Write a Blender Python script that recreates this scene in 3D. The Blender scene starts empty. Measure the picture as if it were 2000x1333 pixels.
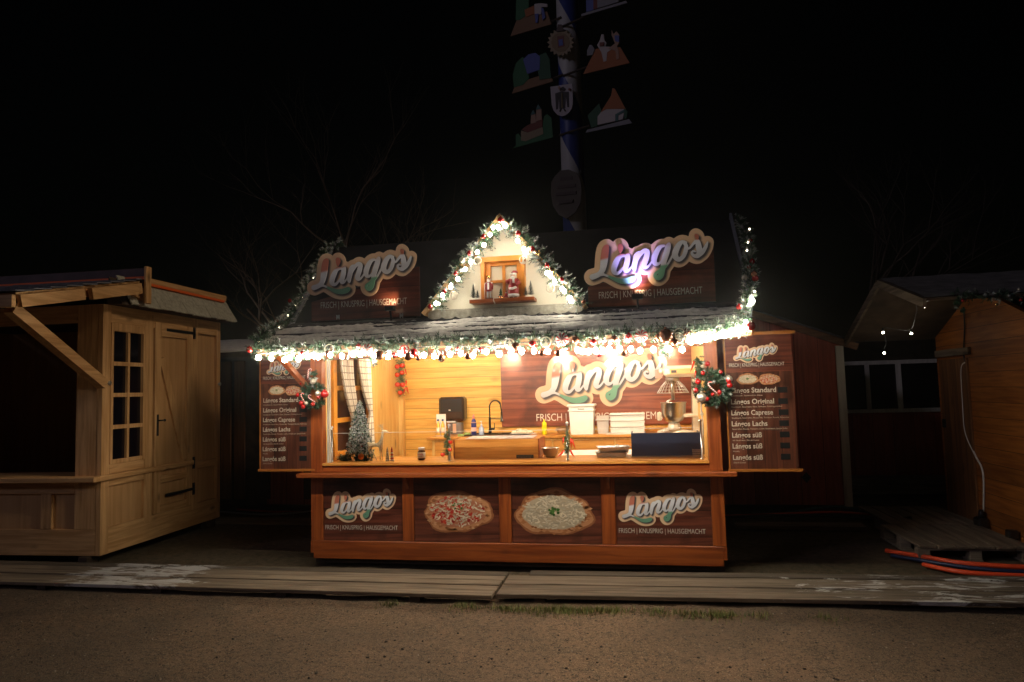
import bpy, bmesh, math, random
import numpy as np
from mathutils import Vector, Matrix, noise
R = math.radians
S = bpy.context.scene
COL = S.collection
# ---------------------------------------------------------------- camera
CP = np.array([3.3316, -6.4459, 1.7031]); YA, PI_, RO, FP = -.1885, .0717, -.0275, 1333.
FW = np.array([math.sin(YA)*math.cos(PI_), math.cos(YA)*math.cos(PI_), math.sin(PI_)])
RT = np.array([math.cos(YA), -math.sin(YA), 0.]); UPV = np.cross(RT, FW)
R2 = RT*math.cos(RO)+UPV*math.sin(RO); U2 = UPV*math.cos(RO)-RT*math.sin(RO)
cam = bpy.data.cameras.new('camera'); co = bpy.data.objects.new('camera', cam); COL.objects.link(co)
co.matrix_world = Matrix(((R2[0], U2[0], -FW[0], CP[0]), (R2[1], U2[1], -FW[1], CP[1]), (R2[2], U2[2], -FW[2], CP[2]), (0, 0, 0, 1)))
cam.sensor_width = 36; cam.lens = FP/2000*36; cam.clip_end = 500; cam.clip_start = .05
S.camera = co
# ---------------------------------------------------------------- night sky and exposure
w = bpy.data.worlds.new('World'); S.world = w; w.use_nodes = True
wn = w.node_tree; wn.nodes.clear()
sky = wn.nodes.new('ShaderNodeTexSky'); sky.sky_type = 'NISHITA'; sky.sun_disc = False
sky.sun_elevation = R(2); sky.sun_rotation = R(150)
bg = wn.nodes.new('ShaderNodeBackground'); bg.inputs[1].default_value = .00035
wo = wn.nodes.new('ShaderNodeOutputWorld')
wn.links.new(sky.outputs[0], bg.inputs[0]); wn.links.new(bg.outputs[0], wo.inputs[0])
S.view_settings.view_transform = 'Standard'; S.view_settings.look = 'None'
S.view_settings.exposure = 0; S.view_settings.gamma = 1
S.cycles.use_denoising = True
S.cycles.max_bounces = 7; S.cycles.diffuse_bounces = 4; S.cycles.sample_clamp_indirect = 4
S.cycles.use_light_tree = True
BULB = 225.0      # radiance of one string-light bulb

def lamp(kind, name, loc, aim, energy, col, parent=None, **kw):
    l = bpy.data.lights.new(name, kind); l.energy = energy; l.color = col
    for k, v in kw.items(): setattr(l, k, v)
    o = bpy.data.objects.new(name, l); COL.objects.link(o)
    loc = Vector(loc); o.location = loc
    o.rotation_euler = (Vector(aim)-loc).to_track_quat('-Z', 'Y').to_euler()
    if parent: o.parent = parent
    return o
# street lantern over the square, outside the frame: its pool of light lies on the gravel
lamp('SPOT', 'street_light', (3.5, -4.1, 4.4), (3.2, -3.25, 0), 620, (1, .76, .53), spot_size=R(66), spot_blend=1.0, shadow_soft_size=.06)

lamp('SPOT', 'street_light', (8.2, -1.0, 9.8), (-2.2, 1.0, 1.9), 1050, (1, .78, .54), spot_size=R(30), spot_blend=.8, shadow_soft_size=.7)
# faint glow of the town lights over the square (the only far light)
su = lamp('SUN', 'town_glow', (-9, -6, 12), (2.2, 6, 5.0), .15, (.86, .78, 1), angle=R(6))

# ---------------------------------------------------------------- placing helpers
def ray(px, py): return FW+R2*(px-1000)/FP-U2*(py-666.5)/FP
def at(px, py, ax, v):
    d = ray(px, py); t = (v-CP[ax])/d[ax]; return Vector(CP+d*t)
def atplane(px, py, p0, n):
    d = Vector(ray(px, py)); p0 = Vector(p0); n = Vector(n); c = Vector(CP)
    return c+d*((p0-c).dot(n)/d.dot(n))
rnd = random.Random(7)

# ---------------------------------------------------------------- materials
def _bs(m):
    m.use_nodes = True
    return m.node_tree, m.node_tree.nodes['Principled BSDF']
def mat(name, c, rough=.55, metal=0., emit=0., ec=None, bump=0., bscale=60., var=0., vscale=8., coat=0., sub=None, trans=0., alpha=1.):
    m = bpy.data.materials.new(name); nt, b = _bs(m)
    b.inputs['Base Color'].default_value = (*c, 1); b.inputs['Roughness'].default_value = rough
    b.inputs['Metallic'].default_value = metal
    if trans: b.inputs['Transmission Weight'].default_value = trans
    if coat: b.inputs['Coat Weight'].default_value = coat; b.inputs['Coat Roughness'].default_value = .15
    if emit:
        b.inputs['Emission Color'].default_value = (*(ec or c), 1); b.inputs['Emission Strength'].default_value = emit
    if var or bump:
        tc = nt.nodes.new('ShaderNodeTexCoord')
        if var:
            n = nt.nodes.new('ShaderNodeTexNoise'); n.inputs['Scale'].default_value = vscale; n.inputs['Detail'].default_value = 6
            cr = nt.nodes.new('ShaderNodeValToRGB')
            cr.color_ramp.elements[0].position = .3; cr.color_ramp.elements[1].position = .7
            cr.color_ramp.elements[0].color = (*[x*(1-var) for x in c], 1); cr.color_ramp.elements[1].color = (*[min(1, x*(1+var)) for x in c], 1)
            nt.links.new(tc.outputs['Object'], n.inputs['Vector']); nt.links.new(n.outputs[0], cr.inputs[0])
            nt.links.new(cr.outputs[0], b.inputs['Base Color'])
        if bump:
            n2 = nt.nodes.new('ShaderNodeTexNoise'); n2.inputs['Scale'].default_value = bscale; n2.inputs['Detail'].default_value = 5
            bp = nt.nodes.new('ShaderNodeBump'); bp.inputs['Strength'].default_value = bump; bp.inputs['Distance'].default_value = .01
            nt.links.new(tc.outputs['Object'], n2.inputs['Vector']); nt.links.new(n2.outputs[0], bp.inputs['Height'])
            nt.links.new(bp.outputs[0], b.inputs['Normal'])
    return m

def M_(nt, op, a, b=None, c=None):
    n = nt.nodes.new('ShaderNodeMath'); n.operation = op
    for i, x in enumerate((a, b, c)):
        if x is None: continue
        if isinstance(x, (int, float)): n.inputs[i].default_value = x
        else: nt.links.new(x, n.inputs[i])
    return n.outputs[0]
def mixc(nt, f, a, b, mode='MIX'):
    n = nt.nodes.new('ShaderNodeMix'); n.data_type = 'RGBA'; n.blend_type = mode
    if isinstance(f, (int, float)): n.inputs[0].default_value = f
    else: nt.links.new(f, n.inputs[0])
    for i, x in ((6, a), (7, b)):
        if isinstance(x, tuple): n.inputs[i].default_value = (*x[:3], 1)
        else: nt.links.new(x, n.inputs[i])
    return n.outputs[2]
def wood(name, c1, c2, grain='X', plank=None, pw=.14, knots=.75, rough=.55, coat=0., gap=.035, scale=1., bump=.25, dark=None, frost=None, kscale=4.5, orand=0.):
    """pine-like boards: grain axis, optional plank joints along another axis, knots, optional frost"""
    m = bpy.data.materials.new(name); nt, b = _bs(m); L = nt.links
    tc = nt.nodes.new('ShaderNodeTexCoord'); sp = nt.nodes.new('ShaderNodeSeparateXYZ'); L.new(tc.outputs['Object'], sp.inputs[0])
    gi = 'XYZ'.index(grain)
    ax = {'X': sp.outputs[0], 'Y': sp.outputs[1], 'Z': sp.outputs[2]}
    tone = None; gapm = None; off = 0.
    vec = tc.outputs['Object']
    if plank:
        q = M_(nt, 'DIVIDE', ax[plank], pw); fl = M_(nt, 'FLOOR', q); fr = M_(nt, 'FRACT', q)
        wn_ = nt.nodes.new('ShaderNodeTexWhiteNoise'); wn_.noise_dimensions = '1D'; L.new(fl, wn_.inputs['W']); tone = wn_.outputs['Value']
        gapm = M_(nt, 'LESS_THAN', M_(nt, 'MINIMUM', fr, M_(nt, 'SUBTRACT', 1., fr)), gap/2)
        cb = nt.nodes.new('ShaderNodeCombineXYZ'); L.new(M_(nt, 'MULTIPLY', tone, 17.), cb.inputs[gi])
        va = nt.nodes.new('ShaderNodeVectorMath'); va.operation = 'ADD'; L.new(vec, va.inputs[0]); L.new(cb.outputs[0], va.inputs[1]); vec = va.outputs[0]
    mp = nt.nodes.new('ShaderNodeMapping'); L.new(vec, mp.inputs[0])
    sc = [26*scale]*3; sc[gi] = 1.6*scale; mp.inputs['Scale'].default_value = sc
    n1 = nt.nodes.new('ShaderNodeTexNoise'); n1.inputs['Scale'].default_value = 1.; n1.inputs['Detail'].default_value = 7; n1.inputs['Distortion'].default_value = .7
    L.new(mp.outputs[0], n1.inputs['Vector'])
    n3 = nt.nodes.new('ShaderNodeTexNoise'); n3.inputs['Scale'].default_value = 1.3; n3.inputs['Detail'].default_value = 3; L.new(vec, n3.inputs['Vector'])
    cr = nt.nodes.new('ShaderNodeValToRGB'); cr.color_ramp.elements[0].position = .36; cr.color_ramp.elements[1].position = .62
    cr.color_ramp.elements[0].color = (*c2, 1); cr.color_ramp.elements[1].color = (*c1, 1)
    L.new(n1.outputs[0], cr.inputs[0]); col = cr.outputs[0]
    col = mixc(nt, M_(nt, 'MULTIPLY', M_(nt, 'SUBTRACT', n3.outputs[0], .5), 1.2), col, (*[x*.55 for x in c2],))
    if tone is not None:
        col = mixc(nt, 1., col, M3(nt, M_(nt, 'ADD', M_(nt, 'MULTIPLY', tone, .32), .8)), 'MULTIPLY')
    if knots:
        mk = nt.nodes.new('ShaderNodeMapping'); L.new(vec, mk.inputs[0]); ks = [kscale*scale]*3; ks[gi] = kscale*.45*scale; mk.inputs['Scale'].default_value = ks
        vo = nt.nodes.new('ShaderNodeTexVoronoi'); vo.inputs['Scale'].default_value = 1.; L.new(mk.outputs[0], vo.inputs['Vector'])
        kr = nt.nodes.new('ShaderNodeMapRange'); kr.inputs['From Min'].default_value = .05; kr.inputs['From Max'].default_value = .17; kr.inputs['To Min'].default_value = knots; kr.inputs['To Max'].default_value = 0
        L.new(vo.outputs['Distance'], kr.inputs['Value'])
        col = mixc(nt, kr.outputs[0], col, tuple(x*.28 for x in c2))
    if dark:
        n4 = nt.nodes.new('ShaderNodeTexNoise'); n4.inputs['Scale'].default_value = dark[1]; n4.inputs['Detail'].default_value = 5; L.new(mp.outputs[0] if len(dark) > 2 else vec, n4.inputs['Vector'])
        dr = nt.nodes.new('ShaderNodeMapRange'); dr.inputs['From Min'].default_value = .52; dr.inputs['From Max'].default_value = .66; L.new(n4.outputs[0], dr.inputs['Value'])
        col = mixc(nt, M_(nt, 'MULTIPLY', dr.outputs[0], dark[0]), col, tuple(x*.22 for x in c2))
    if orand:
        oi = nt.nodes.new('ShaderNodeObjectInfo')
        col = mixc(nt, 1., col, M3(nt, M_(nt, 'ADD', M_(nt, 'MULTIPLY', oi.outputs['Random'], orand), 1-orand/2)), 'MULTIPLY')
    if gapm is not None: col = mixc(nt, gapm, col, tuple(x*.12 for x in c2))
    rg = None
    if frost:   # (x0,x1,x2,x3 ramp in along X, noise threshold)
        nf = nt.nodes.new('ShaderNodeTexNoise'); nf.inputs['Scale'].default_value = frost[5]; nf.inputs['Detail'].default_value = 9; nf.inputs['Roughness'].default_value = .72; nf.inputs['Distortion'].default_value = .8
        mf = nt.nodes.new('ShaderNodeMapping'); mf.inputs['Scale'].default_value = (.45, 1.5, 1); L.new(tc.outputs['Object'], mf.inputs[0]); L.new(mf.outputs[0], nf.inputs['Vector'])
        def ramp(a, b_):
            mr = nt.nodes.new('ShaderNodeMapRange'); mr.inputs['From Min'].default_value = a; mr.inputs['From Max'].default_value = b_; L.new(ax['X'], mr.inputs['Value']); return mr.outputs[0]
        msk = M_(nt, 'MULTIPLY', ramp(frost[0], frost[1]), ramp(frost[3], frost[2]))
        v = M_(nt, 'ADD', nf.outputs[0], M_(nt, 'MULTIPLY', msk, .34))
        mr = nt.nodes.new('ShaderNodeMapRange'); mr.inputs['From Min'].default_value = frost[4]; mr.inputs['From Max'].default_value = frost[4]+.07; L.new(v, mr.inputs['Value'])
        col = mixc(nt, M_(nt, 'MULTIPLY', mr.outputs[0], .9), col, (.62, .6, .57))
    L.new(col, b.inputs['Base Color']); b.inputs['Roughness'].default_value = rough
    if coat: b.inputs['Coat Weight'].default_value = coat; b.inputs['Coat Roughness'].default_value = .2
    bp = nt.nodes.new('ShaderNodeBump'); bp.inputs['Strength'].default_value = bump; bp.inputs['Distance'].default_value = .004
    h = n1.outputs[0]
    if gapm is not None: h = M_(nt, 'SUBTRACT', h, M_(nt, 'MULTIPLY', gapm, 2.))
    L.new(h, bp.inputs['Height']); L.new(bp.outputs[0], b.inputs['Normal'])
    return m
def M3(nt, f):
    n = nt.nodes.new('ShaderNodeCombineColor')
    for i in range(3): nt.links.new(f, n.inputs[i])
    return n.outputs[0]
def attrmat(name, rough=.6, att='Col', coat=0., bump=0.):
    m = bpy.data.materials.new(name); nt, b = _bs(m)
    a = nt.nodes.new('ShaderNodeAttribute'); a.attribute_name = att
    nt.links.new(a.outputs['Color'], b.inputs['Base Color']); b.inputs['Roughness'].default_value = rough
    if coat: b.inputs['Coat Weight'].default_value = coat
    return m

# ---------------------------------------------------------------- mesh helpers
class MB:
    def __init__(s): s.v = []; s.f = []; s.c = []; s.sm = []; s.col = None
    def add(s, vs, fs, smooth=False):
        o = len(s.v); s.v += [tuple(x) for x in vs]
        for f in fs: s.f.append(tuple(i+o for i in f)); s.sm.append(smooth); s.c.append(s.col)
        return s
    def box(s, a, b, bev=0.):
        x0, y0, z0 = (min(p, q) for p, q in zip(a, b)); x1, y1, z1 = (max(p, q) for p, q in zip(a, b))
        if bev <= 0 or min(x1-x0, y1-y0, z1-z0) < 2.2*bev:
            v = [(x, y, z) for z in (z0, z1) for y in (y0, y1) for x in (x0, x1)]
            return s.add(v, [(0, 2, 3, 1), (4, 5, 7, 6), (0, 1, 5, 4), (2, 6, 7, 3), (0, 4, 6, 2), (1, 3, 7, 5)])
        bm = bmesh.new(); bmesh.ops.create_cube(bm, size=1)
        for v in bm.verts: v.co = Vector(((x0+x1)/2+v.co.x*(x1-x0), (y0+y1)/2+v.co.y*(y1-y0), (z0+z1)/2+v.co.z*(z1-z0)))
        bmesh.ops.bevel(bm, geom=bm.edges[:], offset=bev, segments=1, affect='EDGES')
        bm.verts.index_update(); s.add([v.co[:] for v in bm.verts], [[v.index for v in f.verts] for f in bm.faces]); bm.free(); return s
    def beam(s, p, q, w_, h, up=(0, 0, 1), bev=0.):
        """rectangular bar from p to q; w_ = sideways width, h = along up"""
        p = Vector(p); q = Vector(q); d = (q-p).normalized(); u = Vector(up); sd = d.cross(u).normalized(); u = sd.cross(d).normalized()
        vs = []
        for c in (p, q):
            for a, b in ((-1, -1), (1, -1), (1, 1), (-1, 1)): vs.append(c+sd*a*w_/2+u*b*h/2)
        return s.add(vs, [(0, 1, 2, 3), (7, 6, 5, 4), (0, 4, 5, 1), (1, 5, 6, 2), (2, 6, 7, 3), (3, 7, 4, 0)])
    def tube(s, pts, r, n=8, cap=True):
        pts = [Vector(p) for p in pts]; m = len(pts); rs = r if isinstance(r, (list, tuple)) else [r]*m
        d0 = (pts[1]-pts[0]).normalized(); u = d0.orthogonal().normalized(); vs = []
        for i, p in enumerate(pts):
            d = (pts[min(i+1, m-1)]-pts[max(i-1, 0)]).normalized()
            u = (u-d*u.dot(d)); u = u.normalized() if u.length > 1e-6 else d.orthogonal().normalized(); t = d.cross(u)
            for k in range(n):
                a = 2*math.pi*k/n; vs.append(p+(u*math.cos(a)+t*math.sin(a))*rs[i])
        fs = [(i*n+k, i*n+(k+1) % n, (i+1)*n+(k+1) % n, (i+1)*n+k) for i in range(m-1) for k in range(n)]
        if cap: fs += [tuple(range(n-1, -1, -1)), tuple((m-1)*n+k for k in range(n))]
        return s.add(vs, fs, True)
    def lathe(s, prof, c=(0, 0, 0), n=20, axis='Z'):
        vs = []; c = Vector(c)
        for r, z in prof:
            for k in range(n):
                a = 2*math.pi*k/n; x, y = r*math.cos(a), r*math.sin(a)
                vs.append(c+(Vector((x, y, z)) if axis == 'Z' else Vector((z, x, y)) if axis == 'X' else Vector((x, z, -y))))
        m = len(prof)
        fs = [(i*n+k, i*n+(k+1) % n, (i+1)*n+(k+1) % n, (i+1)*n+k) for i in range(m-1) for k in range(n)]
        if prof[0][0] > 1e-5: fs.append(tuple(range(n-1, -1, -1)))
        if prof[-1][0] > 1e-5: fs.append(tuple((m-1)*n+k for k in range(n)))
        return s.add(vs, fs, True)
    def ball(s, c, r, n=12, sc=(1, 1, 1)):
        k = n//2
        vs = []; c = Vector(c)
        for i in range(k+1):
            t = math.pi*i/k
            for j in range(n):
                a = 2*math.pi*j/n; vs.append(c+Vector((r*sc[0]*math.sin(t)*math.cos(a), r*sc[1]*math.sin(t)*math.sin(a), r*sc[2]*math.cos(t))))
        return s.add(vs, [(i*n+j, (i+1)*n+j, (i+1)*n+(j+1) % n, i*n+(j+1) % n) for i in range(k) for j in range(n)], True)
    def prism(s, poly, y0, y1, m=None):
        """polygon in (x,z) extruded along y from y0 (front) to y1"""
        n = len(poly); vs = [Vector((x, y0, z)) for x, z in poly]+[Vector((x, y1, z)) for x, z in poly]
        if m is not None: vs = [m @ v for v in vs]
        ar = sum(poly[i][0]*poly[(i+1) % n][1]-poly[(i+1) % n][0]*poly[i][1] for i in range(n))
        f = [tuple(range(n)), tuple(range(2*n-1, n-1, -1))]+[(i, i+n, (i+1) % n+n, (i+1) % n) for i in range(n)]
        if ar < 0: f = [tuple(reversed(x)) for x in f]
        return s.add(vs, f)
    def grid(s, fn, nu, nv, smooth=True):
        vs = [fn(i/nu, j/nv) for j in range(nv+1) for i in range(nu+1)]
        return s.add(vs, [(j*(nu+1)+i, j*(nu+1)+i+1, (j+1)*(nu+1)+i+1, (j+1)*(nu+1)+i) for j in range(nv) for i in range(nu)], smooth)
    def xf(s, mtx, start=0):
        s.v[start:] = [tuple(mtx @ Vector(v)) for v in s.v[start:]]; return s
    def mesh(s, name):
        me = bpy.data.meshes.new(name); me.from_pydata(s.v, [], s.f); me.polygons.foreach_set('use_smooth', s.sm)
        if any(c is not None for c in s.c):
            at_ = me.color_attributes.new('Col', 'FLOAT_COLOR', 'CORNER'); buf = np.ones((len(me.loops), 4), np.float32); k = 0
            for f, c in zip(s.f, s.c):
                c = c or (.5, .5, .5); buf[k:k+len(f), :3] = c; k += len(f)
            at_.data.foreach_set('color', buf.ravel())
        me.update(); return me
    def build(s, name, m, parent=None, loc=(0, 0, 0), rot=(0, 0, 0)):
        me = s.mesh(name); me.materials.append(m)
        o = bpy.data.objects.new(name, me); COL.objects.link(o); o.location = loc; o.rotation_euler = rot
        if parent: o.parent = parent
        return o
def put(name, me, m, parent=None, loc=(0, 0, 0), sc=(1, 1, 1), rot=(0, 0, 0)):
    if m is not None and not me.materials: me.materials.append(m)
    o = bpy.data.objects.new(name, me); COL.objects.link(o); o.location = loc; o.scale = sc; o.rotation_euler = rot
    if parent: o.parent = parent
    return o
def tag(o, label=None, cat=None, group=None, kind=None):
    if label: o['label'] = label
    if cat: o['category'] = cat
    if group: o['group'] = group
    if kind: o['kind'] = kind
    return o
def thing(name, label, cat, loc=(0, 0, 0), rz=0., group=None):
    o = bpy.data.objects.new(name, None); COL.objects.link(o); o.location = loc; o.rotation_euler = (0, 0, rz); o.empty_display_size = .1
    return tag(o, label, cat, group)
def skin(name, pts, edges, rad, m, parent=None, sub=1, loc=(0, 0, 0), rot=(0, 0, 0), sc=1.):
    me = bpy.data.meshes.new('t'); me.from_pydata(pts, edges, []); o = bpy.data.objects.new('t', me); COL.objects.link(o)
    md = o.modifiers.new('s', 'SKIN'); md.use_smooth_shade = True
    o.modifiers.new('u', 'SUBSURF').levels = sub
    for i, r in enumerate(rad):
        me.skin_vertices[0].data[i].radius = (r, r); me.skin_vertices[0].data[i].use_root = (i == 0)
    dg = bpy.context.evaluated_depsgraph_get(); dg.update()
    nm = bpy.data.meshes.new_from_object(o.evaluated_get(dg)); bpy.data.objects.remove(o)
    nm.name = name; nm.materials.clear(); nm.materials.append(m)
    return put(name, nm, None, parent, loc, (sc,)*3, rot)
_tc = {}
def text(s, name, m, parent, x, y, z, h, width=None, bold=0., align='L', th=.0012, slant=0.):
    """flat lettering facing -y; h = capital height, x,z = left baseline"""
    key = (s, bold, slant)
    if key not in _tc:
        c = bpy.data.curves.new('t', 'FONT'); c.body = s; c.size = 1; c.offset = bold; c.extrude = .0; c.resolution_u = 3; c.shear = slant; c.fill_mode = 'FRONT'
        o = bpy.data.objects.new('t', c); COL.objects.link(o); dg = bpy.context.evaluated_depsgraph_get(); dg.update()
        me = bpy.data.meshes.new_from_object(o.evaluated_get(dg)); bpy.data.objects.remove(o)
        co_ = np.zeros(len(me.vertices)*3); me.vertices.foreach_get('co', co_); co_ = co_.reshape(-1, 3)
        x0 = co_[:, 0].min(); wd = co_[:, 0].max()-x0
        n = co_.copy(); n[:, 0] = (co_[:, 0]-x0)/wd; n[:, 1] = 0; n[:, 2] = co_[:, 1]/.73
        me.vertices.foreach_set('co', n.ravel()); me.update(); me.name = name
        _tc[key] = (me, wd/.73)
    me, asp = _tc[key]; me = me.copy(); me.name = name; me.materials.clear(); me.materials.append(m)
    wd = width or asp*h
    if align == 'C': x -= wd/2
    return put(name, me, None, parent, (x, y, z), (wd, 1, h))
def spline(pts, n=8, closed=False):
    P = [np.array(p, float) for p in pts]; out = []
    m = len(P)
    for i in range(m-1 if not closed else m):
        if closed: a, b, c, d = P[(i-1) % m], P[i], P[(i+1) % m], P[(i+2) % m]
        else: a, b, c, d = P[max(i-1, 0)], P[i], P[i+1], P[min(i+2, m-1)]
        for k in range(n):
            t = k/n; out.append(.5*((2*b)+(-a+c)*t+(2*a-5*b+4*c-d)*t*t+(-a+3*b-3*c+d)*t**3))
    if not closed: out.append(P[-1])
    return out
# ---------------------------------------------------------------- materials in use
m_stall = wood('stained pine', (.36, .085, .013), (.20, .038, .005), 'X', coat=.15, rough=.45, knots=.8)
m_stallv = wood('stained pine upright', (.36, .085, .013), (.20, .038, .005), 'Z', coat=.15, rough=.45, knots=.8)
m_pine = wood('golden pine planks', (.88, .52, .12), (.74, .36, .06), 'X', 'Z', .135, gap=.03, rough=.5, knots=.8, kscale=3.6)
m_pinev = wood('golden pine board', (.84, .54, .18), (.72, .38, .09), 'Z', rough=.5, knots=.7)
m_pinex = wood('golden pine worktop', (.72, .33, .07), (.50, .19, .03), 'X', rough=.38, coat=.3, knots=.6)
m_natx = wood('raw spruce', (.66, .385, .17), (.46, .24, .085), 'X', rough=.65)
m_naty = wood('raw spruce side', (.66, .385, .17), (.46, .24, .085), 'Y', rough=.65)
m_natz = wood('raw spruce upright', (.66, .385, .17), (.46, .24, .085), 'Z', rough=.65, knots=.85)
m_plyz = wood('plywood panel', (.59, .335, .145), (.48, .26, .10), 'Z', rough=.7, knots=0, scale=.5)
m_print = wood('printed timber', (.17, .046, .026), (.065, .016, .009), 'X', 'Z', .31, gap=.018, rough=.33, coat=.35, knots=.9, scale=.8, dark=(.75, 3.0), bump=.03, kscale=2.6)
m_printv = wood('printed timber upright', (.155, .052, .028), (.065, .020, .011), 'Z', 'X', .15, gap=.02, rough=.33, coat=.35, knots=.6, scale=.8, dark=(.7, 3.2), bump=.03)
m_printb = wood('printed timber banner', (.36, .10, .045), (.16, .036, .016), 'X', 'Z', .36, gap=.014, rough=.4, coat=.25, knots=.9, scale=.6, dark=(.6, 2.2), bump=.02, kscale=1.8)
m_walk = wood('weathered boardwalk', (.21, .162, .11), (.105, .078, .052), 'X', rough=.85, knots=.5, orand=.85, frost=(2.2, 3.0, 4.0, 4.75, .80, 5.5), bump=.6)
m_walk2 = wood('weathered boardwalk right', (.20, .152, .105), (.10, .074, .05), 'X', rough=.85, knots=.5, orand=.85, frost=(.9, 2.6, 6., 12., .87, 5.5), bump=.6)
m_oldw = wood('grey old boards', (.26, .21, .15), (.13, .10, .07), 'X', rough=.9, bump=.6)
m_oldy = wood('grey old boards across', (.20, .15, .10), (.10, .072, .045), 'Y', rough=.9, bump=.6)
m_orange = wood('orange glazed planks', (.38, .13, .022), (.24, .07, .011), 'Y', 'Z', .16, gap=.03, rough=.6, knots=.6)
m_orange_d = wood('brown door boards', (.20, .085, .025), (.12, .045, .012), 'Z', 'Y', .12, gap=.05, rough=.7)
m_red = wood('dark red boards', (.44, .090, .045), (.30, .058, .028), 'Z', 'X', .29, gap=.02, rough=.7, knots=.3)
m_trimw = wood('white painted trim', (.62, .58, .50), (.5, .46, .39), 'Z', rough=.6, knots=.2)
m_brownw = wood('brown rake board', (.22, .11, .05), (.13, .06, .028), 'X', rough=.7)
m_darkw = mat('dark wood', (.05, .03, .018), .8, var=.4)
m_shin = mat('dark slate shingle', (.035, .036, .042), .75, var=.4, vscale=20, bump=.5)
m_shing = mat('frosted grey shingle', (.40, .38, .31), .85, var=.25, vscale=25, bump=.7, bscale=80)
m_snow = mat('old snow', (.62, .60, .56), .9, var=.18, vscale=18, bump=1.0, bscale=55)
m_anth = mat('anthracite sheet metal', (.022, .023, .028), .5, metal=.3, var=.25, vscale=4)
m_black = mat('black iron', (.012, .012, .012), .45, bump=.2)
m_blackp = mat('black plastic', (.015, .012, .011), .28, coat=.5)
m_steel = mat('brushed steel', (.62, .60, .57), .28, metal=1.)
m_steeld = mat('dull steel bowl', (.50, .47, .43), .35, metal=1.)
m_cream = mat('cream plaster', (.80, .76, .62), .85, var=.06, vscale=3, bump=.3, bscale=90)
m_white = mat('white plastic', (.80, .78, .73), .45)
m_whitet = mat('milky plastic', (.74, .68, .62), .3, trans=.25)
m_navy = mat('navy splash panel', (.020, .024, .050), .35, coat=.3)
m_bulb = mat('lit bulb', (1, .93, .8), .3, emit=BULB, ec=(1, .90, .72))
m_bulb2 = mat('lit gable bulb', (1, .93, .8), .3, emit=75, ec=(1, .90, .72))
m_faint = mat('faint tiny bulb', (1, .93, .8), .3, emit=18, ec=(1, .85, .62))
m_tube = mat('lit tube', (1, .95, .9), .3, emit=230, ec=(1, .88, .64))
m_red_b = mat('glossy red bauble', (.34, .010, .010), .16, coat=.7)
m_brn_b = mat('bronze bauble', (.26, .10, .055), .2, metal=.6)
m_gld_b = mat('gold bauble', (.80, .60, .26), .18, metal=1.)
m_slv_b = mat('champagne bauble', (.66, .60, .50), .3, metal=.7)
m_ring = mat('pale wood ornament', (.66, .58, .46), .6)
m_letw = attrmat('logo lettering print', .38, coat=.2)
m_halo = attrmat('logo backing print', .45, coat=.1)
m_txt = mat('cream lettering', (.62, .56, .48), .5)
m_txt2 = mat('dull cream lettering', (.50, .43, .34), .5)
m_blackt = mat('black tape', (.008, .008, .008), .5)
m_food = attrmat('printed food picture', .4, coat=.15)
m_needle = attrmat('fir needles', .6)
m_hose_o = mat('orange hose', (.75, .075, .02), .45)
m_hose_b = mat('blue cable', (.012, .02, .06), .5)
m_hose_k = mat('black cable', (.015, .015, .015), .5)
m_hose_g = mat('grey cable', (.30, .31, .33), .5)
m_cablew = mat('white cable', (.66, .62, .54), .5)
m_strap = mat('orange lashing strap', (.80, .13, .02), .6)
m_tomato = mat('red tomato', (.72, .05, .02), .22, coat=.5)
m_stem = mat('green stems', (.16, .24, .06), .6, var=.3, vscale=30)
m_lime = mat('green leaves', (.20, .30, .10), .55, var=.3, vscale=30)

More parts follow.
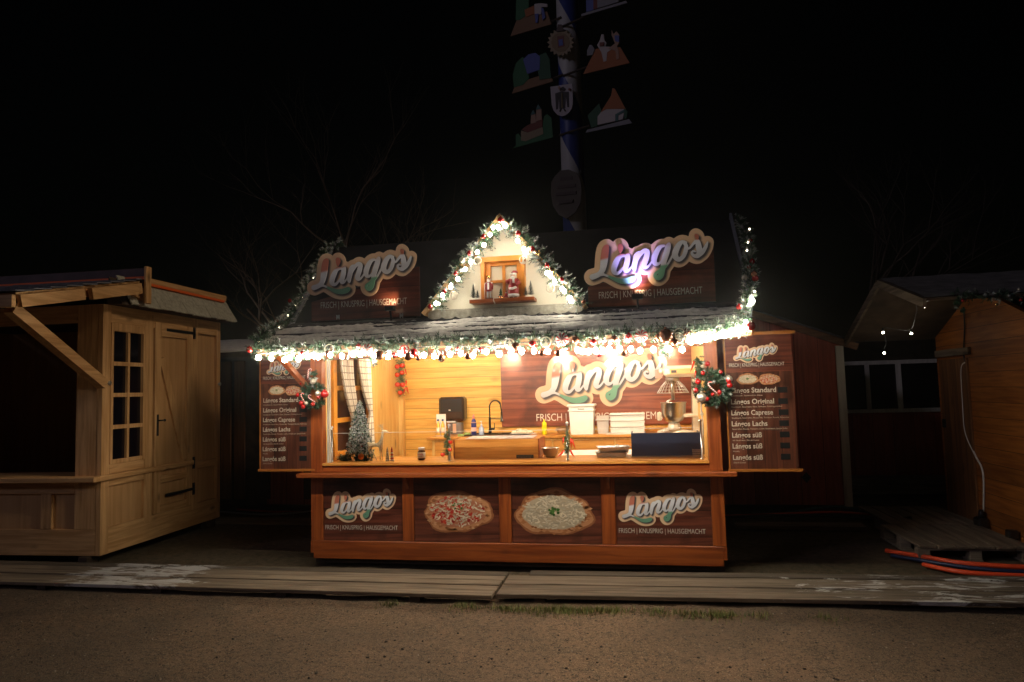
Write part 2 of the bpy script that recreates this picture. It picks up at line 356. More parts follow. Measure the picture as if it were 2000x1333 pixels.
# ---------------------------------------------------------------- the logo (traced lettering, real size on the roof sign)
def _cp(x, y): return at(1130+x/7.143, 440+y/7.143, 1, 0.)
LX, LZ = _cp(80, 720).x, _cp(740, 893).z
def lp(x, y):
    p = _cp(x, y); return (p.x-LX, p.z-LZ)
STR = [
 [(395,298,28),(378,330,46),(366,400,52),(357,480,52),(347,560,46),(330,630,38),(290,680,34),(240,706,36),(192,722,38)],
 [(300,690,22),(350,690,16),(420,716,15),(500,752,24),(580,778,34),(660,780,40),(730,762,42),(765,742,34)],
 [(578,290,32),(585,310,38),(584,340,30),(582,368,18),(580,385,8)],
 [(640,425,20),(600,425,24),(560,450,30),(520,520,40),(495,590,40),(492,640,36),(520,672,26),(560,664,20),(620,600,12),(660,530,10)],
 [(690,412,24),(684,450,36),(676,520,38),(660,590,36),(655,635,28),(690,640,16),(740,580,10)],
 [(870,372,8),(830,385,18),(805,430,32),(792,500,37),(776,570,36),(778,612,26),(782,632,14)],
 [(790,560,8),(830,470,14),(880,385,24),(925,355,30),(958,372,34),(948,440,38),(926,510,38),(912,560,36),(930,590,24),(975,570,14),(1030,500,10)],
 [(1190,286,18),(1150,296,24),(1108,340,34),(1072,410,40),(1055,470,40),(1060,520,34),(1090,546,24),(1140,520,13),(1190,440,9)],
 [(1262,262,22),(1250,300,38),(1228,380,42),(1205,450,42),(1188,520,38),(1180,580,36),(1165,640,40),(1150,700,40),(1110,735,34),(1072,716,26),(1072,680,22),(1110,650,18),(1150,610,12)],
 [(1150,640,10),(1210,590,12),(1270,500,14),(1320,410,14)],
 [(1480,228,12),(1440,236,24),(1395,280,36),(1360,350,42),(1346,410,42),(1366,460,36),(1410,476,30),(1465,430,28),(1496,350,30),(1500,285,26),(1470,240,16)],
 [(1470,232,10),(1484,262,22),(1500,240,15)],
 [(1500,330,13),(1550,318,14),(1600,260,18),(1650,215,26),(1668,250,36),(1678,310,42),(1690,370,42),(1664,425,32),(1610,425,22),(1580,390,16),(1600,362,13),(1630,368,10)],
 [(1668,436,20),(1730,380,26),(1775,300,24),(1800,236,10)],
 [(1640,142,22),(1650,160,28),(1656,185,16),(1660,202,8)],
]
def _circles():
    out = []
    for st in STR:
        for q in spline(st, 12):
            out.append(q)
    return np.array(out)
CIR = _circles()
def sdf(X, Y):
    d = np.full(X.shape, 1e9)
    for cx, cy, r in CIR: d = np.minimum(d, np.hypot(X-cx, Y-cy)-r)
    return d
def march(x0, x1, y0, y1, st, iso, cfn, depth, name):
    xs = np.arange(x0, x1+st, st); ys = np.arange(y0, y1+st, st); X, Y = np.meshgrid(xs, ys); D = sdf(X, Y)-iso
    vid = {}; V = []; P2 = []; F = []
    def vx(key, x, y):
        if key not in vid: vid[key] = len(V); p = lp(x, y); V.append((p[0], 0, p[1])); P2.append((x, y))
        return vid[key]
    ny, nx = D.shape; bd = []
    for j in range(ny-1):
        for i in range(nx-1):
            c = [(i, j), (i, j+1), (i+1, j+1), (i+1, j)]; v = [D[b, a] for a, b in c]
            if min(v) > 0: continue
            poly = []; cr = []
            for k in range(4):
                a, b = c[k], c[(k+1) % 4]; va, vb = v[k], v[(k+1) % 4]
                if va <= 0: poly.append(vx(a, xs[a[0]], ys[a[1]]))
                if (va <= 0) != (vb <= 0):
                    t = va/(va-vb); key = (a, b) if a < b else (b, a)
                    p = vx(key, xs[a[0]]+t*(xs[b[0]]-xs[a[0]]), ys[a[1]]+t*(ys[b[1]]-ys[a[1]]))
                    poly.append(p); cr.append((len(poly)-1, va <= 0))
            if len(poly) >= 3:
                F.append(poly)
                if len(cr) == 2:
                    i0, o0 = cr[0]; i1, o1 = cr[1]
                    e = (poly[i0], poly[i1]) if o0 else (poly[i1], poly[i0]); bd.append(e)
    n = len(V); V2 = V+[(x, depth, z) for x, y, z in V]
    F2 = F+[(a, a+n, b+n, b) for a, b in bd]
    me = bpy.data.meshes.new(name); me.from_pydata(V2, [], F2)
    P2 = np.array(P2); C3 = cfn(P2[:, 0], P2[:, 1]); C3 = np.vstack([C3, C3])
    a = me.color_attributes.new('Col', 'FLOAT_COLOR', 'POINT'); buf = np.ones((len(V2), 4), np.float32); buf[:, :3] = C3; a.data.foreach_set('color', buf.ravel())
    me.update(); return me
def _sm(a, b, x): t = np.clip((x-a)/(b-a), 0, 1); return (t*t*(3-2*t))[:, None]
def c_let(x, y):
    v = y+.2266*(x-360)
    red = np.array([[.55, .17, .11]]); wh = np.array([[.72, .73, .78]]); gr = np.array([[.14, .33, .22]])
    wh = wh*(1-.22*_sm(560, 700, v))
    k = np.where(x[:, None] < 760, _sm(455, 500, v), _sm(196, 216, np.where(np.abs(x-1650) < 60, y, 999)))
    k = np.where((np.abs(x-1180) < 110)[:, None], .75+.25*_sm(270, 310, y), k)
    c = red+(wh-red)*k
    g = np.maximum(_sm(692, 712, y)*_sm(390, 430, x)*(1-_sm(820, 840, x)), _sm(545, 575, y+.15*(x-1170))*_sm(1030, 1040, x)*(1-_sm(1235, 1275, x)))
    return c+(gr-c)*g
def c_halo(x, y):   # printed drop shadow of the artwork itself
    d = np.minimum(sdf(x-26, y-22), sdf(x-12, y-10)+3)
    k = _sm(-8, 30, d)
    return np.array([[.055, .05, .06]])*(1-k)+np.array([[.74, .50, .31]])*k
me_let = march(120, 1840, 100, 840, 8, 0, c_let, .006, 'logo_lettering')
me_halo = march(60, 1940, 20, 920, 13, 78, c_halo, .012, 'logo_backing')
LW = lp(1920, 250)[0]    # full-size width of the logo
def logo(parent, x, z, width, y=0., k=1.):
    s = width/LW
    put('logo_backing', me_halo, m_halo, parent, (x, y-.004*k, z), (s, k, s))
    put('logo_lettering', me_let, m_letw, parent, (x, y-.011*k, z), (s, k*.9, s))
SLOG = 'FRISCH | KNUSPRIG | HAUSGEMACHT'

# ---------------------------------------------------------------- printed langos pictures
def food_mesh(kind, seed):
    r = random.Random(seed); b = MB(); n = 46
    def ell(a, c, z, col, wob):
        pts = []
        for i in range(n):
            t = 2*math.pi*i/n; w_ = 1+wob*(math.sin(3*t+seed)*.5+math.sin(7*t+1.3*seed)*.3+r.uniform(-.3, .3)*.4)
            pts.append((a*math.cos(t)*w_, z, c*math.sin(t)*w_))
        b.col = col; b.add([(0, z, 0)]+pts, [(0, i+1, (i+1) % n+1) for i in range(n)])
        return pts
    ell(.50, .285, 0, (.30, .11, .045), .13); ell(.475, .262, -.001, (.52, .24, .11), .13)
    ell(.405, .21, -.002, (.50, .40, .27) if kind == 'cheese' else (.46, .17, .09), .09)
    for i in range(60):
        t = r.uniform(0, 6.28); q = r.uniform(.84, .98); x, z = .475*q*math.cos(t), .262*q*math.sin(t)
        b.col = r.choice([(.40, .16, .06), (.62, .33, .17), (.30, .11, .04)]); s = r.uniform(.008, .022)
        b.add([(x-s*2, -.0025, z), (x, -.0025, z-s), (x+s*2, -.0025, z), (x, -.0025, z+s)], [(0, 1, 2, 3)])
    lay = -.003
    ns = 330 if kind == 'cheese' else 260
    for i in range(ns):
        t = r.uniform(0, 6.28); q = math.sqrt(r.random()); x, z = .39*q*math.cos(t), .20*q*math.sin(t)+.01
        a = r.uniform(0, 3.14); ln = r.uniform(.03, .085); wd = r.uniform(.009, .018); cu = r.uniform(-.5, .5)
        lay -= .00001
        if kind != 'cheese' and r.random() < .30: b.col = r.choice([(.50, .035, .018), (.60, .06, .03), (.36, .02, .012)]); wd *= 1.9; ln *= .7
        else: g = r.uniform(.36, .80); b.col = (g, g*.86, g*.62)
        vs = []
        for k in range(5):
            u = k/4-.5; aa = a+cu*u*2; px, pz = x+ln*u*math.cos(aa)*1.3, z+ln*u*math.sin(aa)*.8
            vs += [(px-wd*.5*math.sin(a), lay, pz+wd*.5*math.cos(a)), (px+wd*.5*math.sin(a), lay, pz-wd*.5*math.cos(a))]
        b.add(vs, [(2*k, 2*k+1, 2*k+3, 2*k+2) for k in range(4)])
    for i in range(16 if kind == 'cheese' else 8):
        x = r.uniform(-.075, .055)+(.0 if kind == 'cheese' else .02); z = r.uniform(-.02, .07)+(.0 if kind == 'cheese' else .06); lay -= .0001; s = r.uniform(.016, .03)*(1 if kind == 'cheese' else .8)
        g = r.uniform(.6, 1.3); b.col = (.07*g, .17*g, .035*g); k = 6
        b.add([(x+s*math.cos(6.28*j/k)*r.uniform(.7, 1.2), lay, z+s*.8*math.sin(6.28*j/k)*r.uniform(.7, 1.2)) for j in range(k)], [tuple(range(k))])
    return b.mesh('flatbread_picture')
me_f1 = food_mesh('cheese', 3); me_f2 = food_mesh('red', 8)

# ---------------------------------------------------------------- fir garlands
def needles(b, path, rad, per_m, seed, frost=.3, ln=.04, base=(.024, .060, .028), pale=(.52, .56, .52), nn=15, squash=1.):
    r = random.Random(seed); path = [Vector(p) for p in path]; tot = 0.
    for p, q in zip(path, path[1:]):
        L_ = (q-p).length; d = (q-p).normalized() if L_ > 0 else Vector((1, 0, 0)); u = d.orthogonal().normalized(); v = d.cross(u)
        cnt = L_*per_m; k = int(cnt)+(r.random() < cnt % 1)
        for _ in range(k):
            c = p+(q-p)*r.random(); a = r.uniform(0, 6.283); out = (u*math.cos(a)+v*math.sin(a)); out = (out+d*r.uniform(-.6, .6)).normalized()
            L2 = rad*r.uniform(.55, 1.15); fr = r.random() < frost
            g = r.uniform(.6, 1.5); side = out.orthogonal().normalized(); s2 = out.cross(side)
            for i in range(nn):
                t = (i+.5)/nn; o = c+out*L2*t*(1. if squash == 1 else 1.); ph = i*2.4
                dr = (side*math.cos(ph)+s2*math.sin(ph))*.8+out*.7; dr.normalize(); l_ = ln*(1-.35*t)*r.uniform(.8, 1.2)
                wd = dr.cross(out).normalized()*.0040
                if fr: b.col = tuple(base[j]+(pale[j]-base[j])*min(1, t*1.2+r.uniform(-.2, .2)) if t > .2 else base[j] for j in range(3)); b.col = tuple(max(.02, x) for x in b.col)
                else: b.col = tuple(x*g for x in base)
                b.add([o-wd, o+wd, o+dr*l_], [(0, 1, 2)])
    return b
_bm = {}
def bulb_obj(parent, p, r=.0225, m=None):
    m = m or m_bulb
    if m.name not in _bm:
        b = MB(); b.ball((0, 0, 0), 1, 8); _bm[m.name] = b.mesh('bulb'); _bm[m.name].materials.append(m)
    me = _bm[m.name]
    return put('bulb', me, None, parent, p, (r, r, r*1.15))
_bb = {}
def bauble(parent, p, r, m):
    if m.name not in _bb:
        b = MB(); b.ball((0, 0, 0), 1, 16); b.lathe([(.2, .95), (.2, 1.2), (.12, 1.22)], n=8); me = b.mesh('bauble'); me.materials.append(m); _bb[m.name] = me
    return put('bauble', _bb[m.name], None, parent, p, (r, r, r))
def ring_orn(parent, p, r=.05, fig=True, m=None):
    b = MB(); b.tube([(r*math.cos(a*math.pi/10), 0, r*math.sin(a*math.pi/10)) for a in range(21)], .005, 6, False)
    if fig: b.prism([(-.02, -.035), (.02, -.035), (.006, .0), (.018, .01), (.0, .035), (-.016, .012), (-.006, 0)], -.003, .003)
    return b.build('ring_ornament', m or m_ring, parent, p)
m_swirl = bpy.data.materials.new('peppermint swirl'); nt, b_ = _bs(m_swirl)
_t = nt.nodes.new('ShaderNodeTexCoord'); _s = nt.nodes.new('ShaderNodeSeparateXYZ'); nt.links.new(_t.outputs['Object'], _s.inputs[0])
_a = M_(nt, 'ARCTAN2', _s.outputs[2], _s.outputs[0]); _r = M_(nt, 'SQRT', M_(nt, 'ADD', M_(nt, 'MULTIPLY', _s.outputs[0], _s.outputs[0]), M_(nt, 'MULTIPLY', _s.outputs[2], _s.outputs[2])))
_v = M_(nt, 'SINE', M_(nt, 'ADD', M_(nt, 'MULTIPLY', _a, 9.), M_(nt, 'MULTIPLY', _r, 60.)))
nt.links.new(mixc(nt, M_(nt, 'GREATER_THAN', _v, 0.), (.75, .70, .66), (.55, .03, .03)), b_.inputs['Base Color'])
def peppermint(parent, p, r=.055):
    b = MB(); b.lathe([(0, -.012), (r*.8, -.010), (r, 0), (r*.8, .010), (0, .012)], n=24, axis='Y'); return b.build('peppermint_ornament', m_swirl, parent, p)
m_cane = bpy.data.materials.new('candy cane stripes'); nt, b_ = _bs(m_cane)
_t = nt.nodes.new('ShaderNodeTexCoord'); _s = nt.nodes.new('ShaderNodeSeparateXYZ'); nt.links.new(_t.outputs['Object'], _s.inputs[0])
_v = M_(nt, 'SINE', M_(nt, 'ADD', M_(nt, 'MULTIPLY', _s.outputs[2], 330.), M_(nt, 'MULTIPLY', _s.outputs[0], 170.)))
nt.links.new(mixc(nt, M_(nt, 'GREATER_THAN', _v, 0.), (.75, .70, .66), (.55, .03, .03)), b_.inputs['Base Color']); b_.inputs['Roughness'].default_value = .3
def cane(parent, p, ang=0., s=1., flip=1):
    b = MB(); pts = [(0, 0, -.09*s), (0, 0, -.03*s), (0, 0, .03*s)]+[(flip*(.025*s-.025*s*math.cos(a*math.pi/6)), 0, .03*s+.028*s*math.sin(a*math.pi/6)) for a in range(1, 7)]
    b.tube(pts, .0085*s, 8); return b.build('candy_cane', m_cane, parent, p, (0, ang, 0))
# ================================================================ the snack stall
K = thing('market_stall', 'brightly lit brown wooden snack stall with gabled dormer and open counter', 'market stall')
def kb(name, m, a, b_, bev=.004, parent=K):
    return MB().box(a, b_, bev).build(name, m, parent)
# base, front posts, counter front
b = MB(); b.box((.03, -.012, .085), (3.97, .04, .258), .004); b.box((0, -.010, .14), (.03, .04, .258)); b.box((3.97, -.010, .14), (4.0, .04, .258)); b.build('base_rail', m_stall, K)
b = MB(); b.box((.02, .06, .03), (3.98, 2.4, .12)); b.build('underframe', m_darkw, K)
for x0, x1 in ((0, .125), (.965, 1.078), (1.932, 2.048), (2.9, 3.028), (3.885, 4.0)):
    top = 2.30 if x0 < .01 or x1 > 3.9 else .884
    b = MB(); b.box((x0, .0, .26), (x1, .075, .884), .003)
    if top > 1: b.box((x0, .004, .927), (x1, .09, top), .003)
    b.build('post', m_stallv, K)
b = MB(); b.box((.125, .03, .26), (3.885, .05, .884)); b.build('counter_front', m_stall, K)
b = MB(); b.box((.126, .006, .927), (3.884, .07, .992), .003); b.build('sill_board', m_stall, K)
b = MB(); b.box((-.11, -.105, .886), (4.11, .02, .925), .006); led = b.build('serving_ledge', m_stall, K)
for x in (1.02, 2.97):
    b = MB(); b.prism([(-.085, .0), (0, .0), (0, -.12)], -.015, .015, Matrix.Rotation(R(90), 4, 'Z')); b.build('ledge_bracket', m_stallv, K, (x, -.004, .885))
b = MB(); b.box((.127, -.012, .995), (3.883, .62, 1.02), .004); b.build('counter_top', m_pinex, K)
b = MB(); b.box((2.42, .63, 1.0), (3.4, 1.25, 1.016), .003); b.build('white_worktop', m_white, K)
# shell
b = MB()
b.box((.03, .09, .12), (.09, .30, 2.3)); b.box((.03, .30, .12), (.09, 1.25, 1.10)); b.box((.03, .30, 2.2), (.09, 1.25, 2.3)); b.box((.03, 1.25, .12), (.09, 2.38, 2.3))
b.build('side_wall', m_pinev, K)
b = MB(); b.box((3.93, .09, .12), (3.99, 2.38, 2.3)); b.build('side_wall', m_pinev, K)
b = MB(); b.box((.03, 2.38, .12), (3.99, 2.43, 2.35)); b.build('back_wall', m_pine, K)
b = MB(); b.box((.09, 2.30, .12), (.155, 2.379, 2.3)); b.build('corner_post', m_pinev, K)
b = MB(); b.box((.03, .09, .06), (3.97, 2.38, .119)); b.build('floor', m_oldw, K)
b = MB(); b.box((.03, .05, 2.302), (3.99, 2.43, 2.33)); b.build('ceiling', m_pine, K)
b = MB(); b.box((.126, .006, 2.06), (3.884, .07, 2.30), .003); b.build('header_beam', m_stall, K)
b = MB(); b.box((.165, .03, 1.022), (.178, .05, 2.06)); b.box((.19, .03, 1.022), (.198, .05, 2.06)); b.build('shutter_track', m_trimw, K)
# window in the left side wall
b = MB()
for y0, y1, z0, z1 in ((.28, .36, 1.02, 2.2), (1.19, 1.27, 1.02, 2.2), (.36, 1.19, 1.04, 1.10), (.36, 1.19, 2.12, 2.2)): b.box((.092, y0, z0), (.125, y1, z1), .003)
wf = b.build('side_window', mat('amber window wood', (.72, .30, .03), .4, var=.25, vscale=6), K)
b = MB(); b.box((.095, .755, 1.10), (.12, .795, 2.12))
for z in (1.43, 1.775): b.box((.096, .36, z-.025), (.119, 1.19, z+.025))
b.build('glazing_bar', wf.data.materials[0], wf)
b = MB(); b.box((.06, .30, 1.10), (.07, 1.25, 2.2)); b.build('pane', mat('brown night pane', (.10, .045, .03), .15), wf)
# roof
def slab(b, p0, p1, x0, x1, th):   # p0,p1 = (y,z)
    d = Vector((0, p1[0]-p0[0], p1[1]-p0[1])).normalized(); n = Vector((0, -d.z, d.y))*th
    a0, a1 = Vector((0, *p0)), Vector((0, *p1)); vs = []
    for x in (x0, x1):
        for p in (a0, a1, a1+n, a0+n): vs.append((x, p.y, p.z))
    b.add(vs, [(0, 1, 2, 3), (7, 6, 5, 4), (0, 4, 5, 1), (1, 5, 6, 2), (2, 6, 7, 3), (3, 7, 4, 0)])
b = MB(); slab(b, (-.66, 2.11), (.0, 2.40), -.2, 4.22, .03); cano = b.build('canopy', m_stall, K)
b = MB(); b.box((-.20, -.675, 2.085), (4.21, -.655, 2.15), .003); b.build('fascia', m_brownw, K)
b = MB(); slab(b, (.06, 2.40), (1.05, 3.42), -.2, 4.30, .04); slab(b, (1.08, 3.42), (2.55, 2.35), -.2, 4.30, .04); roof = b.build('roof', m_anth, K)
for xx in (.03, 3.95):
    b = MB(); b.add([(xx, .06, 2.331), (xx, 2.42, 2.331), (xx, 1.06, 3.38), (xx+.04, .06, 2.331), (xx+.04, 2.42, 2.331), (xx+.04, 1.06, 3.38)], [(0, 1, 2), (5, 4, 3), (0, 3, 4, 1), (1, 4, 5, 2), (2, 5, 3, 0)]); b.build('gable_end', m_stall, K)
m_vg = mat('blue grey verge', (.20, .21, .25), .6, var=.2)
for xx in (-.225, 4.30): b = MB(); b.beam((xx+.012, .0, 2.36), (xx+.012, 1.07, 3.47), .024, .14); b.build('verge_board', m_vg, roof)
b = MB()
r = random.Random(3)
for i in range(6):       # shingle courses of the canopy
    y = -.66+i*.11; z = 2.145+i*.11*.44
    x = -.2
    while x < 4.2:
        w_ = r.uniform(.10, .17); w_ = min(w_, 4.22-x)
        vs = [(x+.002, y-.01, z+.004), (x+w_-.002, y-.01, z+.004), (x+w_-.002, y+.12, z+.047), (x+.002, y+.12, z+.047)]
        k = r.uniform(.010, .016); vs += [(p, q, t+k) for p, q, t in vs]
        b.add(vs, [(3, 2, 1, 0), (4, 5, 6, 7), (0, 1, 5, 4), (2, 3, 7, 6), (1, 2, 6, 5), (3, 0, 4, 7)]); x += w_
b.build('shingle', m_shin, cano)
def snowf(u, v):
    x = -.19+4.4*u; y = -.655+.63*v
    base = 2.165+(y+.66)*.44
    n1 = noise.noise(Vector((x*1.1, y*9, 1.7))); n2 = noise.noise(Vector((x*5, y*30, 4.))); n3 = noise.noise(Vector((x*22, y*40, 9.)))
    cr = ((y+.66)/.11) % 1.
    h = .016+.024*n1+.016*n2+.009*n3
    q = min(1, max(0, (cr-.42)/.22))*min(1, max(0, (1.02-cr)/.08)); h -= .070*q*max(0, .62+1.5*noise.noise(Vector((x*.9, y*6, 7.))))
    h -= max(0, (v-.62)/.38)**1.2*(.045+.03*noise.noise(Vector((x*.8, 3, 2.))))
    return (x, y, base+h)
b = MB(); b.grid(snowf, 460, 110); b.build('snow_cover', m_snow, cano)
b = MB(); b.box((-.2, -.02, 2.405), (4.2, .06, 2.435)); b.build('flashing', m_anth, K)
# diagonal brace at left corner
b = MB(); b.beam((-.02, -.02, 1.78), (-.10, -.48, 2.12), .05, .05, (1, 0, 0)); b.build('eave_brace', m_stall, K)
# ---------------- dormer
D = MB(); D.prism([(1.33, 2.50), (2.78, 2.50), (2.045, 3.30)], -.03, .5); D.build('dormer_wall', m_cream, K)
ap = Vector((2.045, 0, 3.385))
for sgn, ex in ((-1, 1.25), (1, 2.84)):
    b = MB(); e = Vector((ex, 0, 2.47)); d = (e-ap).normalized(); n = Vector((-d.z, 0, d.x)); n = n if n.z > 0 else -n
    p = [ap, e, e-n*.04, ap-n*.04]; b.prism([(q.x+(.001*sgn), q.z) for q in p], -.17, .9); b.build('dormer_roof', m_natx if sgn < 0 else m_natx, K)
b = MB(); r = random.Random(5); pts = [(1.30, 2.485)]
N_ = 11
for i in range(N_):
    x0 = 1.30+i*1.50/N_
    for k in range(0, 7): pts.append((x0+1.5/N_*(k/6), 2.425-.022*math.sin(math.pi*k/6)))
pts.append((2.80, 2.485)); b.prism(pts, -.115, -.10); b.box((1.30, -.1, 2.485), (2.80, -.03, 2.498)); b.build('scalloped_skirt', m_shing, K)
wfm = mat('orange window wood', (.60, .22, .03), .45, var=.25, vscale=7)
b = MB()
for x0, x1, z0, z1 in ((1.835, 1.875, 2.572, 2.985), (2.225, 2.262, 2.572, 2.985), (1.875, 2.225, 2.935, 2.985)): b.box((x0, -.12, z0), (x1, -.031, z1), .002)
for x0, x1, z0, z1 in ((1.875, 1.925, 2.572, 2.935), (2.18, 2.225, 2.572, 2.935), (1.925, 2.18, 2.90, 2.935)): b.box((x0, -.075, z0), (x1, -.032, z1), .002)
dw = b.build('dormer_window', wfm, K)
b = MB(); b.box((2.038, -.072, 2.572), (2.066, -.033, 2.90)); b.box((1.925, -.070, 2.735), (2.18, -.034, 2.762)); b.build('glazing_bar', wfm, dw)
b = MB(); b.box((1.925, -.050, 2.572), (2.18, -.040, 2.90)); b.build('pane', mat('curtained pane', (.72, .64, .48), .35), dw)
b = MB(); b.box((1.735, -.19, 2.535), (2.36, -.032, 2.570), .003); b.build('sill', m_stall, dw)

# ---------------- printed panels on the counter front (nine signs in all share the logo)
def board(parent, m, w_, h, poly=None, th=.012, name='board'):
    b = MB()
    if poly: b.prism(poly, 0, th)
    else: b.box((0, 0, 0), (w_, th, h))
    return b.build(name, m, parent)
def logo_panel(nm, label, grp, x0, x1, z0, z1, y, pxl, bot, pxr, slog):
    t = thing(nm, label, 'sign', (x0, y, z0), 0, grp); board(t, m_print, x1-x0, z1-z0)
    a = at(*pxl, 1, y); q = at(*pxr, 1, y); bz = at(*bot, 1, y)
    logo(t, a.x-x0, bz.z-z0, q.x-a.x, -.001, .45)
    s0 = at(*slog[0], 1, y); s1 = at(*slog[1], 1, y)
    text(SLOG, 'slogan', m_txt, t, s0.x-x0, -.003, s0.z-z0, slog[2], s1.x-s0.x, -.004)
    return t
logo_panel('printed_panel', 'left outer counter panel with script logo and slogan on printed timber', 'printed panels of the counter front', .130, .960, .262, .880, .012, (636, 1003), (690, 1021), (776, 980), ((636, 1034), (777, 1036), .045))
logo_panel('printed_panel', 'right outer counter panel with script logo beside the right corner post', 'printed panels of the counter front', 3.032, 3.882, .262, .880, .012, (1208, 1007), (1268, 1028), (1375, 978), ((1209, 1041), (1378, 1043), .045))
for x0, x1, me, lab, c, ww in ((1.082, 1.929, me_f2, 'counter panel picturing flatbread with red sauce and grated cheese', (893, 1000), 134), (2.052, 2.897, me_f1, 'counter panel picturing cheese flatbread with green herb on top', (1082, 1002), 153)):
    t = thing('printed_panel', lab, 'sign', (x0, .012, .262), 0, 'printed panels of the counter front'); board(t, m_print, x1-x0, .618)
    p = at(*c, 1, .012); q0 = at(c[0]-ww/2, c[1], 1, .012); q1 = at(c[0]+ww/2, c[1], 1, .012); s = q1.x-q0.x
    put('flatbread_picture', me, m_food, t, (p.x-x0, -.002, p.z-.262), (s, 1, s*1.02))
# ---------------- roof signs
for x0, lab, cut in ((.0, 'roof sign with large script logo left of the dormer', 0), (2.838, 'roof sign with large script logo right of the dormer, lit violet', 1)):
    t = thing('roof_sign', lab, 'sign', (x0, .02, 2.462), 0, 'signs standing on the roof')
    board(t, m_print, 0, 0, [(0.01, 0), (1.175, 0), (1.175, .50), (.9, .44), (.45, .30), (.01, .20)], .015)
    dz = LZ-2.462 if cut else at(745, 581, 1, .02).z-2.462
    dx = LX-x0 if cut else at(601, 560, 1, .02).x
    logo(t, dx, dz, LW if cut else LW*.985, -.002, 1.5)
    s = ((1170, 584), (1372, 573)) if cut else ((627, 603), (795, 595))
    a, q = at(*s[0], 1, .02), at(*s[1], 1, .02)
    text(SLOG, 'slogan', m_txt, t, a.x-x0, -.004, a.z-2.462, .068, q.x-a.x, -.008)
    b = MB()
    for xx in (.05, 1.12): b.box((xx-.012, .016, -.04), (xx+.012, .05, .2))
    b.build('bracket', m_anth, t)
# two floodlights on the canopy, one under each sign
def flood(px, py, lab, col, en, aim, extra=None):
    p = at(px, py, 1, -.12)
    t = thing('floodlight', lab, 'lamp', p, 0, 'small floodlights below the roof signs')
    b = MB(); b.box((-.05, -.03, -.022), (.05, .03, .026), .005); b.build('housing', m_black, t)
    b = MB(); b.box((-.042, .0305, -.016), (.042, .033, .02)); b.build('lens', mat('lens '+lab[:5], col, .3, emit=1.2, ec=col), t)
    b = MB(); b.beam((0, 0, -.022), (0, .03, -.12), .02, .006); b.build('foot', m_anth, t)
    lamp('SPOT', 'flood_light', Vector((0, .05, .03)), Vector(aim)-p, en, col, t, spot_size=R(95), spot_blend=.9, shadow_soft_size=.02)
    if extra: lamp('SPOT', 'violet_light', Vector((0, .045, .03)), Vector(extra)-p, 60, (.45, .32, 1.), t, spot_size=R(80), spot_blend=1., shadow_soft_size=.03)
    return t
flood(1245, 580, 'black floodlight on the canopy in front of the right roof sign', (1, .72, .45), 6, (3.34, .02, 2.72), (3.30, .10, 3.35))
flood(762, 603, 'black floodlight on the canopy in front of the left roof sign', (1, .70, .42), 3.5, (.86, .02, 2.66))
for px, py, lab in ((660, 620, 'small shiny roof clip below the left end of the left roof sign'), (784, 617, 'small shiny roof clip below the right end of the left roof sign')):
    p = at(px, py, 1, -.1); t = thing('roof_clip', lab, 'clip', p, 0, 'roof clips'); b = MB(); b.prism([(-.016, -.022), (-.008, -.022), (-.008, 0), (0, -.012), (.008, 0), (.008, -.022), (.016, -.022), (.016, .022), (.008, .022), (0, .01), (-.008, .022), (-.016, .022)], -.004, .004)
    b.build('plate', m_steel, t)

# ---------------- banner on the back wall
t = thing('wall_banner', 'wide timber-print banner with huge script logo on the stall back wall', 'banner', (1.49, 2.355, 1.225))
board(t, m_printb, 2.44, 1.02)
a = at(1046, 777, 1, 2.35); q = at(1308, 735, 1, 2.35); bz = at(1190, 798, 1, 2.35)
logo(t, a.x-1.49, bz.z-1.225, q.x-a.x, -.003, .8)
a = at(1048, 823, 1, 2.35); q = at(1330, 818, 1, 2.35)
text(SLOG, 'slogan', mat('bright cream lettering', (.80, .72, .60), .5), t, a.x-1.49, -.004, a.z-1.225, .098, q.x-a.x, -.004)

